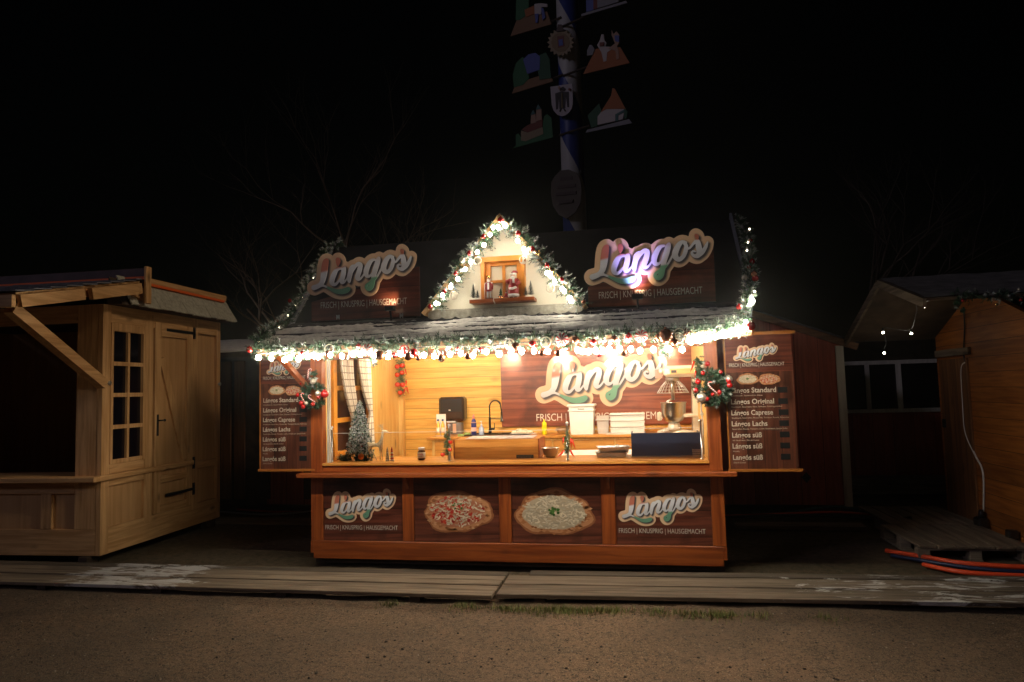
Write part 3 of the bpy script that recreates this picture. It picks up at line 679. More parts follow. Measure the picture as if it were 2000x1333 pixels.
# ---------------- menu boards
MENU = [('Lángos Standard', 'Knoblauch, Sauerrahm, Käse', 1516, 768, 60), ('Lángos Original', 'Knoblauch, Sauerrahm, Käse, Schinken, Frühlingszwiebel', 1512, 790, 96), ('Lángos Caprese', 'Knoblauch, Sauerrahm, Mozzarella, Tomaten, Rucola, Balsamico', 1510, 811.5, 108),
        ('Lángos Lachs', 'Sauerrahm, Rucola, Tomaten, Lachs, Knoblauch, Spezial Soße', 1499, 833, 104), ('Lángos süß', 'mit Sauerrahm, Zimt & Zucker', 1488, 855, 51), ('Lángos süß', 'Nutella', 1489, 876.5, 12), ('Langós süß', 'Zimt & Zucker', 1490, 898.5, 24)]
def menu(x, y, z, lab, dyn=0):
    t = thing('menu_board', lab, 'menu board', (x, y, z), 0, 'menu boards beside the counter')
    W_, H_ = .575, 1.195
    def Q(px, py): p = at(px, py, 1, 0.); return p.x-4.068, p.z-.942
    b = MB(); b.box((0, 0, 0), (W_, .014, H_*.725)); b.build('menu_field', m_printv, t)
    b = MB(); b.box((0, -.001, H_*.727), (W_, .014, H_)); b.build('header_field', m_print, t)
    b = MB(); b.box((-.02, -.02, -.022), (W_+.03, .02, 0)); b.box((-.02, -.02, H_), (W_+.03, .02, H_+.03)); b.box((-.012, -.004, 0), (-.002, .016, H_)); b.build('frame_strip', mat('amber strip', (.36, .12, .018), .45), t)
    a = Q(1432, 700); q = Q(1521, 690); bz = Q(1470, 708.5)[1]
    logo(t, a[0], bz, q[0]-a[0], -.002, .3)
    a = Q(1424, 717.5); q = Q(1532, 715); text(SLOG, 'slogan', m_txt, t, a[0], -.003, a[1], .034, q[0]-a[0], -.004)
    for me, c, ww in ((me_f2, (1502, 741), 43), (me_f1, (1460, 741), 43)):
        p = Q(*c); s = Q(c[0]+ww/2, c[1])[0]-Q(c[0]-ww/2, c[1])[0]; put('flatbread_picture', me, m_food, t, (p[0], -.002 if me is me_f1 else -.0035, p[1]), (s, .5, s*.95))
    for i, (h, s, xe, yb, wd) in enumerate(MENU):
        a = Q(1427+i*.8, yb); q = Q(xe, yb)
        text(h, 'dish_name', m_txt2, t, a[0], -.0025, a[1], .046, q[0]-a[0], .018)
        a2 = Q(1428+i*.8, yb+6.8); text(s, 'ingredient_line', m_txt2, t, a2[0], -.0025, a2[1], .0125, wd*.0045, .0)
        p = Q(1519+i*1.0, yb-6); b = MB(); b.box((0, -.003, -.026), (.082, -.0005, .026), .001); b.build('price_cover', m_blackt, t, (p[0], 0, p[1]))
    return t
menu(4.068, 0., .942, 'tall menu board right of the counter, in front of the dark red hut')
menu(-.565, .02, .964, 'tall menu board left of the counter, half behind the left wreath')

# ---------------- garlands
def jit(p, a=.012): return Vector(p)+Vector((rnd.uniform(-a, a), rnd.uniform(-a, a), rnd.uniform(-a, a)))
G = thing('garland', 'long fir garland of white lights and baubles along the front eave', 'garland', (0, 0, 0), 0, 'lit fir garlands on the stall roof')
b = MB(); path = [(-.2+i*.22, -.72, 2.140+.012*math.sin(i*1.7)) for i in range(18)]+[(3.80, -.72, 2.14), (3.98, -.72, 2.17), (4.12, -.71, 2.19), (4.22, -.68, 2.21)]
needles(b, path, .096, 170, 11, .34, ln=.042); needles(b, [(x, -.70, z-.075) for x, y, z in path], .045, 45, 12, .3, ln=.03); b.build('foliage', m_needle, G)
b = MB(); b.tube([(x, -.755, z-.045+.008*math.sin(x*9)) for x, y, z in path], .005, 5); b.build('light_cable', m_black, G)
ex = [505, 530, 556, 566, 583, 601, 612, 622, 645, 668, 690, 704, 730, 758, 783, 806, 828, 848, 879, 900, 924, 950, 975, 998, 1019, 1043, 1070, 1098, 1128, 1138, 1150, 1163, 1178, 1190, 1210, 1232, 1250, 1276, 1306, 1332]
for i, px in enumerate(ex):
    py = 700-.0215*(px-505)+rnd.uniform(-3.5, 3.5)+(3 if 505 < px < 600 else 0); bulb_obj(G, at(px, py, 1, -.775))
for i in range(12):
    px = 1350+i*9.2; bulb_obj(G, at(px, 668-i*2.1+rnd.uniform(-2, 2), 1, -.735))
for px, py, r_, m in ((487, 683, .030, m_red_b), (700, 676, .022, m_red_b), (742, 694, .042, m_brn_b), (770, 694, .026, m_red_b), (797, 697, .035, m_brn_b), (808, 689, .034, m_red_b), (817, 700, .024, m_brn_b), (862, 700, .035, m_brn_b), (914, 696, .03, m_brn_b), (938, 683, .02, m_red_b), (893, 681, .02, m_red_b),
                      (1007, 677, .036, m_brn_b), (1040, 672, .03, m_red_b), (1058, 690, .026, m_brn_b), (1124, 664, .035, m_brn_b), (1159, 668, .028, m_red_b), (1228, 658, .03, m_red_b), (1300, 657, .062, m_brn_b), (1287, 659, .035, m_brn_b), (1318, 669, .03, m_brn_b), (1340, 650, .03, m_brn_b), (1218, 690, .026, m_brn_b), (1170, 694, .02, m_red_b), (1467, 637, .036, m_red_b), (1200, 662, .03, m_brn_b), (640, 690, .026, m_brn_b), (590, 690, .02, m_red_b), (1090, 690, .03, m_brn_b)):
    bauble(G, at(px, py, 1, -.775), r_, m)
for px, py in ((717, 684), (1098, 663), (1252, 656)): peppermint(G, at(px, py, 1, -.765))
for px, py, fg in ((643, 682, 0), (790, 684, 1), (995, 672, 1), (1066, 668, 1), (1325, 660, 1), (1327, 652, 0)): ring_orn(G, at(px, py, 1, -.775), .042, fg, m_red_b if px == 790 else None)
# hanging fir tufts
b = MB(); pz = at(1298, 685, 1, -.71); needles(b, [pz+Vector((0, 0, .06)), pz+Vector((0, 0, -.05))], .06, 300, 5, .7); b.build('fir_tuft', m_needle, G)
b = MB(); pz = at(730, 705, 1, -.71); needles(b, [pz+Vector((0, 0, .04)), pz+Vector((0, 0, -.03))], .04, 200, 6, .7); b.build('fir_tuft', m_needle, G)

G = thing('garland', 'short fir garland with white lights around the dormer gable', 'garland', (0, 0, 0), 0, 'lit fir garlands on the stall roof')
dp = [at(848, 603, 1, -.2), at(898, 530, 1, -.2), at(945, 470, 1, -.2), at(978, 438, 1, -.2), at(1010, 452, 1, -.2), at(1052, 500, 1, -.2), at(1095, 550, 1, -.2), at(1132, 597, 1, -.2)]
b = MB(); needles(b, dp, .115, 190, 21, .5, ln=.045); b.build('foliage', m_needle, G)
for px, py in ((852, 592), (866, 577), (882, 560), (893, 545), (907, 527), (919, 511), (932, 493), (944, 477), (957, 458), (965, 444), (972, 442), (984, 440), (988, 441), (1013, 471), (1024, 488), (1028, 492), (1070, 535), (1075, 537), (1085, 551), (1098, 563), (1101, 568), (1114, 583), (1116, 587)):
    bulb_obj(G, at(px+rnd.uniform(-2, 2), py+rnd.uniform(-2, 2), 1, -.30), .019, m_bulb2)
for px, py, r_, m in ((868, 570, .022, m_red_b), (890, 534, .022, m_red_b), (903, 508, .028, m_slv_b), (917, 495, .024, m_red_b), (944, 462, .022, m_red_b), (1012, 456, .026, m_red_b), (1040, 487, .025, m_red_b), (1050, 494, .030, m_gld_b), (1068, 518, .024, m_red_b), (1097, 546, .022, m_red_b), (1106, 550, .024, m_slv_b), (1078, 528, .026, m_gld_b), (978, 430, .03, m_red_b), (840, 600, .024, m_red_b), (1140, 590, .02, m_brn_b)):
    bauble(G, at(px, py, 1, -.30), r_, m)
for px, py in ((933, 510), (1022, 508), (886, 578), (1075, 563)): ring_orn(G, at(px, py, 1, -.28), .036, px != 933)

G = thing('garland', 'dim fir garland running up the left roof edge', 'garland', (0, 0, 0), 0, 'lit fir garlands on the stall roof')
b = MB(); needles(b, [(-.21, -.68, 2.19), (-.24, -.45, 2.33), (-.24, -.12, 2.45), (-.25, .05, 2.52), (-.25, .40, 2.88), (-.25, .72, 3.22), (-.24, .95, 3.44), (-.1, 1.0, 3.5)], .085, 190, 31, .55); b.build('foliage', m_needle, G)
for px, py in ((648, 487), (640, 503), (628, 525), (612, 543), (601, 567), (590, 580), (576, 598), (562, 617), (545, 640), (520, 650), (505, 668)): bulb_obj(G, at(px, py, 0, -.27), .010, m_faint)
for px, py, r_, m in ((541, 631, .028, m_red_b), (566, 588, .022, m_red_b), (551, 617, .016, m_slv_b)): bauble(G, at(px, py, 0, -.29), r_, m)
G = thing('garland', 'fir garland with red baubles up the right roof edge', 'garland', (0, 0, 0), 0, 'lit fir garlands on the stall roof')
b = MB(); needles(b, [at(1452, 645, 1, -.62), at(1447, 612, 1, -.6), at(1462, 585, 1, -.5), at(1466, 548, 1, -.25), at(1464, 510, 1, .1), at(1462, 475, 1, .45), at(1452, 447, 1, .8), at(1440, 428, 1, 1.)], .08, 190, 41, .5); b.build('foliage', m_needle, G)
bulb_obj(G, at(1469, 588, 1, -.62), .021); bulb_obj(G, at(1458, 628, 1, -.72), .016)
for px, py, y in ((1464, 448, .7), (1461, 474, .4), (1459, 490, .2), (1474, 570, -.5)): bulb_obj(G, at(px, py, 1, y), .008, m_faint)
for px, py, r_, m, y in ((1469, 511, .026, m_red_b, .0), (1463, 523, .02, m_red_b, -.1), (1475, 544, .03, m_red_b, -.3), (1473, 536, .03, m_brn_b, -.3), (1454, 543, .024, m_slv_b, -.3), (1443, 600, .024, m_red_b, -.6), (1466, 470, .02, m_red_b, .4)): bauble(G, at(px, py, 1, y), r_, m)

# ---------------- wreaths on the two corner posts
def ringpath(c, r, n=16, a0=0, a1=6.2832): return [Vector((c[0]+r*math.cos(a0+(a1-a0)*i/n), c[1], c[2]+r*math.sin(a0+(a1-a0)*i/n))) for i in range(n+1)]
cL = at(612, 772, 1, -.10)
Wl = thing('wreath', 'fir wreath with candy canes and big red bauble on the left post', 'wreath', cL, 0, 'fir wreaths on the corner posts')
b = MB(); needles(b, ringpath((0, 0, 0), .105), .050, 240, 51, .12); needles(b, [Vector((0, 0, .10)), Vector((-.01, 0, .24))], .045, 140, 52, .3); b.build('foliage', m_needle, Wl)
for px, py, r_, m in ((634, 770, .040, m_red_b), (621, 769, .028, m_slv_b), (622, 776, .020, m_red_b), (611, 746, .027, m_slv_b), (581, 772, .020, m_red_b), (588, 788, .024, m_red_b), (598, 788, .018, m_slv_b), (592, 795, .022, m_red_b), (611, 790, .022, m_red_b), (587, 750, .01, m_red_b)):
    bauble(Wl, at(px, py, 1, -.17)-cL, r_, m)
for px, py, a in ((590, 777, -.5), (607, 780, -1.0), (602, 728, .1)): cane(Wl, at(px, py, 1, -.18)-cL, a, .65)
cR = at(1391, 757, 1, -.10)
Wr = thing('wreath', 'fir wreath with candy cane and pale bauble on the right post', 'wreath', cR, 0, 'fir wreaths on the corner posts')
b = MB(); needles(b, ringpath((0, 0, 0), .140), .048, 240, 61, .10); needles(b, ringpath((.03, 0, -.02), .09), .05, 200, 63, .10); needles(b, [Vector((-.08, 0, .13)), Vector((-.10, 0, .28))], .04, 150, 62, .3); b.build('foliage', m_needle, Wr)
for px, py, r_, m in ((1370, 777, .044, m_slv_b), (1363, 746, .026, m_red_b), (1359, 763, .024, m_red_b), (1382, 711, .022, m_red_b), (1373, 729, .020, m_red_b), (1405, 767, .022, m_red_b), (1392, 771, .018, m_red_b), (1424, 741, .030, m_slv_b), (1423, 744, .024, m_red_b), (1425, 753, .026, m_red_b), (1408, 727, .018, m_red_b), (1381, 780, .020, m_red_b), (1372, 716, .016, m_slv_b)):
    bauble(Wr, at(px, py, 1, -.17 if m is m_red_b else -.16)-cR, r_, m)
cane(Wr, at(1389, 758, 1, -.18)-cR, -.75, .8)
# ================================================================ inside the stall
for i, (x, y) in enumerate([(at(px, 712, 1, 2.35).x-.02, 1.98) for px in (1000, 1100, 1196, 1306)]):
    t = thing('ceiling_spotlight', ('leftmost', 'second from left', 'third from left', 'rightmost')[i]+' small ceiling spotlight aimed at the back banner', 'spotlight', (x, y, 2.30), 0, 'ceiling spotlights over the banner')
    b = MB(); b.lathe([(.0, -.02), (.03, -.02), (.03, 0), (0, 0)]); b.tube([(0, 0, -.02), (0, .03, -.06)], .006); b.build('mount', m_blackp, t)
    b = MB(); b.tube([(0, .0, -.045), (0, .07, -.085)], [.022, .03], 12); b.build('head', m_blackp, t)
    lamp('SPOT', 'spot_light', (0, .085, -.095), (0.03, .60, -.32), 34, (1, .86, .66), t, spot_size=R(55), spot_blend=.9, shadow_soft_size=.02)
for x, s in ((.95, 'left'), (3.0, 'right')):
    t = thing('tube_lamp', s+' fluorescent tube lamp under the stall ceiling', 'lamp', (x, 1.05, 2.28), 0, 'tube lamps under the stall ceiling')
    b = MB(); b.box((-.6, -.035, 0), (.6, .035, .018)); b.build('housing', m_white, t)
    b = MB(); b.tube([(-.58, 0, -.018), (.58, 0, -.018)], .014, 8); b.build('tube', m_tube, t)
# curtains on the left wall window
m_cur = bpy.data.materials.new('checked curtain'); nt, b_ = _bs(m_cur)
uvn = nt.nodes.new('ShaderNodeUVMap'); sp = nt.nodes.new('ShaderNodeSeparateXYZ'); nt.links.new(uvn.outputs[0], sp.inputs[0])
def strp(o, n, wd): return M_(nt, 'LESS_THAN', M_(nt, 'FRACT', M_(nt, 'MULTIPLY', o, n)), wd)
k = M_(nt, 'MAXIMUM', strp(sp.outputs[0], 7., .17), strp(sp.outputs[1], 15., .15))
nt.links.new(mixc(nt, k, (.78, .72, .60), (.34, .28, .20)), b_.inputs['Base Color']); b_.inputs['Roughness'].default_value = .9
def curtain(lab, yc0, w0, yc1, w1, ztie, yc2, w2, zb=1.08):
    t = MB()
    def f(u, v):
        z = 2.16+(zb-2.16)*v
        kz = (2.16-ztie)/(2.16-zb)
        if v < kz: q = (v/kz)**1.8; c = yc0+(yc1-yc0)*q; w_ = w0+(w1-w0)*q
        else: q = ((v-kz)/(1-kz))**.6; c = yc1+(yc2-yc1)*q; w_ = w1+(w2-w1)*q
        return (.165+.020*math.sin(u*31+v*2)*(.4+w_*2), c+(u-.5)*w_, z)
    t.grid(f, 60, 40); o = t.build('curtain', m_cur)
    me = o.data; uv = me.uv_layers.new(name='UVMap'); 
    for l in me.loops:
        i = l.vertex_index; uv.data[l.index].uv = ((i % 61)/60, (i//61)/40)
    md = o.modifiers.new('s', 'SOLIDIFY'); md.thickness = .004
    return tag(o, lab, 'curtain', 'checked curtains of the side window')
curtain('checked curtain hanging straight behind the frosted little tree', .50, .34, .72, .20, 1.45, .78, .26)
curtain('checked curtain gathered by a tie at the right of the side window', .98, .40, 1.17, .08, 1.47, 1.12, .22)

ZB = 1.145
Cb = thing('back_counter', 'long pine counter with cupboard doors along the stall back wall', 'counter', (0, 0, 0))
b = MB(); b.box((.66, 1.72, 1.115), (3.92, 2.375, ZB), .004); b.build('worktop', m_pinex, Cb)
b = MB(); b.box((.72, 1.76, .12), (3.92, 2.37, 1.113)); b.build('cabinet', m_pinev, Cb)
for i, x in enumerate((.76, 1.5, 2.24, 2.98)):
    b = MB(); b.box((x, 1.745, .82), (x+.72, 1.76, 1.09), .003); b.build('drawer', m_pinex, Cb)
    b = MB(); b.box((x, 1.745, .2), (x+.72, 1.76, .80), .003); b.build('cupboard_door', m_pinev, Cb)
Sk = thing('sink', 'black sink basin with flat rim sunk in the back counter', 'sink', (1.12, 1.80, ZB))
b = MB()
for x0, x1, y0, y1 in ((0, .80, 0, .05), (0, .80, .40, .46), (0, .05, .05, .40), (.75, .80, .05, .40), (.38, .40, .05, .40)): b.box((x0, y0, .001), (x1, y1, .016), .003)
b.build('rim', m_blackp, Sk)
b = MB(); b.box((.05, .05, -.02), (.75, .40, .003)); b.build('basin', m_black, Sk)
F_ = thing('faucet', 'tall black spring faucet with spray head at the sink', 'faucet', (1.385, 2.10, ZB+.016))
b = MB(); b.tube([(0, 0, 0), (0, 0, .05), (0, 0, .051), (0, 0, .20)], [.022, .022, .015, .015], 12); b.tube([(.0, 0, .055), (.06, -.01, .055)], .013, 10); b.build('stem', m_blackp, F_)
arc = [(0, 0, .2)]+[(.075-.075*math.cos(a*math.pi/12), 0, .33+.085*math.sin(a*math.pi/12)) for a in range(0, 11)]+[(.155, 0, .27)]
b = MB(); b.tube(spline(arc, 4), .008, 8); b.build('hose', m_blackp, F_)
sp_ = spline(arc[:-1], 12); b = MB(); hx = []
for i in range(len(sp_)*2):
    p = sp_[min(i//2, len(sp_)-1)]; a = i*1.1; hx.append((p[0]+.012*math.cos(a)*.8, p[1]+.012*math.sin(a), p[2]+.012*math.cos(a)*.5))
b.tube(hx, .0025, 4); b.build('spring', m_black, F_)
b = MB(); b.tube([(.155, 0, .27), (.157, 0, .17), (.158, 0, .155), (.158, 0, .145)], [.014, .015, .024, .024], 12); b.tube([(0, 0, .185), (.155, 0, .18)], .006, 6); b.build('spray_head', m_blackp, F_)
b = MB(); b.tube([(.06, -.01, .055), (.062, -.01, .13)], .005, 6); b.build('lever', m_blackp, F_)
Dp = thing('towel_dispenser', 'black paper towel dispenser on the back wall', 'dispenser', (.675, 2.20, 1.32))
b = MB(); b.box((0, 0, 0), (.345, .178, .315), .028); b.build('housing', m_blackp, Dp)
b = MB(); b.box((.03, -.004, .03), (.315, .01, .12), .003); b.build('window_strip', mat('smoked plastic', (.05, .03, .02), .2), Dp)
b = MB(); b.box((.14, -.006, .135), (.165, .0, .15)); b.build('badge', m_white, Dp)
b = MB(); b.box((.10, .03, -.018), (.22, .13, 0)); b.build('paper_towel', m_white, Dp)
t = thing('paper_roll_holder', 'grey paper roll column below the towel dispenser', 'dispenser', (.80, 2.24, ZB))
b = MB(); b.box((0, 0, 0), (.17, .12, .15), .008); b.build('housing', mat('grey plastic', (.16, .14, .13), .4), t)
b = MB(); b.box((.055, -.005, .02), (.10, .0, .14)); b.build('label_sheet', mat('peach paper', (.7, .42, .26), .6), t)
# disinfectant rack
t = thing('bottle_rack', 'white rack board holding two yellow bottles', 'rack', (.70, 1.97, ZB)); b = MB(); b.box((0, .05, 0), (.125, .06, .275), .002); b.box((0, 0, 0), (.125, .05, .006)); b.build('board', m_white, t)
m_yel = mat('pale yellow liquid', (.85, .50, .08), .3, coat=.3)
for i, x in enumerate((.732, .793)):
    t = thing('soap_bottle', ('left', 'right')[i]+' yellow bottle with blue cap in the white rack', 'bottle', (x, 1.99, ZB+.007), 0, 'yellow bottles in the white rack')
    b = MB(); b.lathe([(.024, 0), (.026, .01), (.026, .10), (.024, .13), (.012, .165), (.011, .18)]); b.build('body', m_yel, t)
    b = MB(); b.lathe([(.0265, .03), (.0268, .06), (.0265, .10)]); b.build('label_band', mat('pale label', (.85, .66, .5), .5), t)
    b = MB(); b.lathe([(.013, .181), (.013, .205), (0, .205)]); b.build('cap', mat('blue cap', (.03, .06, .18), .4), t)
t = thing('detergent_bottle', 'blue detergent bottle with pink cap left of the faucet', 'bottle', (1.20, 1.99, ZB+.002))
b = MB(); b.lathe([(.030, 0), (.034, .012), (.034, .15), (.028, .185), (.015, .205)]); b.build('body', mat('deep blue plastic', (.02, .025, .16), .3, coat=.3), t)
b = MB(); b.lathe([(.0345, .05), (.0347, .06), (.0347, .095), (.0345, .10)]); b.lathe([(.0344, .155), (.026, .186)]); b.build('label_band', mat('pink white label', (.8, .45, .4), .5), t)
b = MB(); b.lathe([(.016, .205), (.014, .24), (.006, .26), (0, .262)]); b.build('cap', mat('pink cap', (.75, .25, .22), .4), t)
t = thing('pump_bottle', 'clear pump bottle with pale blue soap beside the detergent', 'bottle', (1.30, 1.985, ZB+.002))
b = MB(); b.lathe([(.032, 0), (.034, .01), (.034, .085), (.012, .115), (.012, .125)]); b.build('body', mat('pale blue soap', (.42, .50, .68), .2, coat=.5), t)
b = MB(); b.lathe([(.013, .125), (.013, .14), (.004, .141), (.004, .175), (0, .175)]); b.box((-.008, -.04, .168), (.008, .01, .178)); b.build('pump', m_white, t)
t = thing('yellow_bottle', 'bright yellow squeeze bottle standing on the back counter', 'bottle', (2.105, 1.95, ZB))
b = MB(); b.lathe([(.026, 0), (.030, .01), (.030, .13), (.028, .145), (.010, .16), (.004, .19), (0, .19)]); b.build('body', mat('bright yellow plastic', (.90, .82, .01), .35, coat=.3), t)
def bowl(lab, x, y, z, r, h, m):
    t = thing('steel_bowl', lab, 'bowl', (x, y, z), 0, 'steel mixing bowls')
    b = MB(); b.lathe([(0, 0), (r*.5, .001), (r*.8, h*.4), (r*.98, h*.95), (r*1.05, h), (r*1.05, h+.003), (r*.95, h), (r*.76, h*.42), (r*.45, .006), (0, .005)], n=32); b.build('shell', m, t)
bowl('small steel bowl on the back counter beside the yellow bottle', 2.33, 1.98, ZB, .085, .075, m_steeld)
bowl('larger steel bowl on the front counter beside the middle glass post', 2.385, .42, 1.021, .088, .092, m_steeld)
def bucket(nm, lab, x, y, w0, d0, w1, d1, h, m, lidm, slot=True, cat='bucket'):
    t = thing(nm, lab, cat, (x, y, ZB))
    b = MB(); v = []
    for z, ww, dd in ((0, w0, d0), (h, w1, d1)): v += [(-ww/2, -dd/2, z), (ww/2, -dd/2, z), (ww/2, dd/2, z), (-ww/2, dd/2, z)]
    b.add(v, [(3, 2, 1, 0), (0, 1, 5, 4), (1, 2, 6, 5), (2, 3, 7, 6), (3, 0, 4, 7), (4, 5, 6, 7)])
    b.box((-w1/2-.012, -d1/2-.012, h-.055), (w1/2+.012, d1/2+.012, h-.04), .003); b.build('body', m, t)
    if lidm: b = MB(); b.box((-w1/2-.018, -d1/2-.018, h+.001), (w1/2+.018, d1/2+.018, h+.028), .006); b.build('lid', lidm, t)
    if slot: b = MB(); b.box((-.04, -d1/2-.014, h-.033), (.04, -d1/2-.0, h-.024)); b.build('grip_slot', m_black, t)
bucket('lidded_bucket', 'big white lidded plastic bucket in front of the banner', 2.575, 1.98, .27, .24, .30, .26, .335, m_white, m_white)
bucket('milky_container', 'milky plastic container right of the big white bucket', 2.825, 2.0, .12, .12, .15, .14, .215, m_whitet, None, False, 'container')
t = thing('crate_stack', 'low stack of white plastic dough boxes with lid left of the mixer', 'boxes', (3.12, 1.98, ZB))
for i in range(3):
    b = MB(); b.box((-.20, -.14, .008+i*.072), (.20, .14, .074+i*.072), .006); b.box((-.207, -.147, .062+i*.072), (.207, .147, .070+i*.072)); b.build('dough_box', m_white, t)
b = MB(); b.box((-.21, -.15, .225), (.21, .15, .243), .005); b.box((-.25, -.16, 0), (.21, .16, .007)); b.build('lid', m_white, t)
# planetary mixer
Mx = thing('planetary_mixer', 'large cream planetary mixer with steel bowl and wire guard', 'mixer', (3.66, 1.72, 1.10))
m_enam = mat('cream enamel', (.74, .66, .52), .3, coat=.5)
b = MB(); b.box((-.10, -.16, .70), (.44, .14, .83), .035); b.box((-.15, -.13, .74), (-.10, .11, .81), .02); b.build('head', m_enam, Mx)
b = MB(); b.prism([(.20, .06), (.36, .06), (.34, .70), (.22, .70)], -.09, .11); b.box((.06, -.15, .02), (.38, .15, .085), .02); b.build('column', m_enam, Mx)
b = MB(); b.tube([(.25, -.15, .05), (.10, -.16, .075), (-.02, -.17, .05), (-.05, -.17, .0)], .03, 10); b.tube([(.20, .15, .05), (-.10, .16, .075), (-.17, .17, .05), (-.19, .17, 0)], .03, 10); b.build('foot', m_enam, Mx)
b = MB(); b.lathe([(.05, .17), (.10, .20), (.135, .27), (.142, .40), (.148, .404), (.148, .412), (.138, .41), (.13, .28), (.05, .185), (0, .18)], (0, 0, 0), 36); b.build('mixing_bowl', m_steel, Mx)
b = MB(); b.lathe([(.055, .08), (.085, .10), (.06, .169)]); b.box((.1, -.17, .24), (.26, -.13, .28), .01); b.box((.1, .13, .24), (.26, .17, .28), .01); b.box((-.19, -.05, .2), (-.14, .02, .30), .01); b.build('bowl_holder', m_enam, Mx)
b = MB()
for k_ in range(5): q = k_/4; r_ = .075+.105*q; z = .66-.14*q; b.tube([(r_*math.cos(a*math.pi/16), r_*math.sin(a*math.pi/16), z) for a in range(33)], .003, 5, False)
for k_ in range(24): a = k_*math.pi/12; b.tube([(.075*math.cos(a), .075*math.sin(a), .66), (.13*math.cos(a), .13*math.sin(a), .60), (.18*math.cos(a), .18*math.sin(a), .52)], .0028, 5, False)
b.build('wire_guard', m_steel, Mx)
b = MB(); b.lathe([(.075, .66), (.08, .70)]); b.tube([(0, 0, .70), (0, 0, .44)], [.03, .018], 12); b.tube([(-.01, 0, .45), (-.07, 0, .42), (-.09, 0, .36), (-.05, 0, .29)], .012, 8); b.build('dough_hook', m_steel, Mx)
b = MB(); b.box((-.03, -.163, .735), (.30, -.158, .795), .001); b.build('control_strip', mat('warm panel', (.70, .42, .16), .4), Mx)
b = MB(); b.box((-.015, -.167, .748), (.045, -.162, .780)); b.tube([(.33, -.16, .42), (.33, -.21, .42)], .006, 6); b.build('switch', m_blackp, Mx)
t = thing('wall_socket', 'pink square wall socket left of the mixer head', 'socket', (3.475, 2.33, 1.80)); b = MB(); b.box((0, 0, 0), (.09, .03, .11), .006); b.build('plate', mat('pinkish plastic', (.62, .38, .30), .5), t)
# front counter
t = thing('display_box', 'low pine display box with printed sheets on its sloping top', 'box', (1.41, .35, 1.021))
b = MB(); v = [(0, 0, 0), (.86, 0, 0), (.86, .38, 0), (0, .38, 0), (0, 0, .19), (.86, 0, .19), (.86, .38, .197), (0, .38, .197)]; b.add(v, [(3, 2, 1, 0), (0, 1, 5, 4), (1, 2, 6, 5), (2, 3, 7, 6), (3, 0, 4, 7), (4, 5, 6, 7)]); b.build('box_body', m_pinex, t)
b = MB(); b.box((-.012, -.014, 0), (-.001, .38, .19)); b.build('edge_strip', m_stall, t)
b = MB(); b.box((.862, -.014, 0), (.876, .38, .19)); b.build('edge_strip', m_stall, t)
b = MB(); v = [(.10, .03, .1946), (.80, .03, .1946), (.80, .36, .2006), (.10, .36, .2006)]; b.add(v+[(x, y, z+.003) for x, y, z in v], [(0, 1, 5, 4), (4, 5, 6, 7), (1, 2, 6, 5), (3, 0, 4, 7)]); b.build('printed_sheet', mat('printed sheet', (.66, .58, .55), .35, var=.45, vscale=14), t)
t = thing('black_sign', 'tiny black notice strip leaning on the display box', 'sign', (2.05, .335, 1.021)); b = MB(); b.box((0, 0, 0), (.175, .004, .034)); b.build('plate', m_blackt, t)
text('Bitte beachten Sie unsere Allergene', 'notice_text', m_txt2, t, .012, -.001, .019, .007, .15); text('Allergene auf Anfrage', 'notice_text', m_txt2, t, .012, -.001, .007, .006, .14)
t = thing('chocolate_spread_jar', 'jar of chocolate spread with white lid on the front counter', 'jar', (1.09, .24, 1.021))
b = MB(); b.lathe([(.030, 0), (.038, .008), (.040, .05), (.037, .085), (.030, .10)], n=28); b.build('glass_body', mat('brown spread glass', (.055, .018, .008), .12, coat=.6), t)
b = MB(); b.lathe([(.0345, .101), (.0345, .124), (.032, .128), (0, .128)], n=28); b.build('lid', m_white, t)
b = MB(); b.lathe([(.0398, .022), (.0408, .024), (.0404, .078), (.0392, .08)], n=28); lb = b.build('paper_label', m_white, t)
text('nutella', 'label_text', mat('label red', (.55, .03, .02), .5), t, -.030, -.0425, .056, .014, .060, .01)
text('chocolate', 'label_text', mat('label brown', (.10, .04, .02), .5), t, -.020, -.0425, .036, .009, .040, .015)
def tray(lab, x, y, z, rz):
    t = thing('steel_tray', lab, 'tray', (x, y, z), rz, 'steel trays on the front counter')
    b = MB(); v = []
    for zz, w_, d_ in ((.0, .135, .085), (.045, .15, .10), (.045, .162, .112), (.049, .162, .112), (.047, .148, .098), (.005, .13, .08)): v += [(-w_, -d_, zz), (w_, -d_, zz), (w_, d_, zz), (-w_, d_, zz)]
    f = [(3, 2, 1, 0)]+[(4*i+k, 4*i+(k+1) % 4, 4*i+4+(k+1) % 4, 4*i+4+k) for i in range(5) for k in range(4)]+[(20, 21, 22, 23)]
    b.add(v, f); b.build('pan', m_steel, t)
tray('lower steel tray on the front counter left of the navy panel', 2.99, .42, 1.021, .06); tray('upper steel tray set crosswise on the lower tray', 3.01, .43, 1.072, .16)
t = thing('tongs', 'steel serving tongs lying across the upper tray', 'tongs', (3.0, .42, 1.126)); b = MB(); b.beam((-.02, -.12, 0), (.06, .10, .004), .012, .003); b.beam((.0, -.12, .004), (.06, .10, .006), .012, .003); b.build('arms', m_steel, t)
t = thing('splash_guard', 'long navy blue splash panel standing on the right front counter', 'panel', (3.19, .33, 1.021))
b = MB(); b.box((0, 0, .012), (.655, .012, .232), .002); b.build('front_panel', m_navy, t)
b = MB(); b.box((.0, .013, .012), (.012, .36, .232)); b.box((.643, .013, .012), (.655, .36, .232)); b.build('side_panel', m_navy, t)
b = MB(); b.box((-.008, -.016, 0), (.663, .37, .011), .002); b.build('base_rim', m_steeld, t)
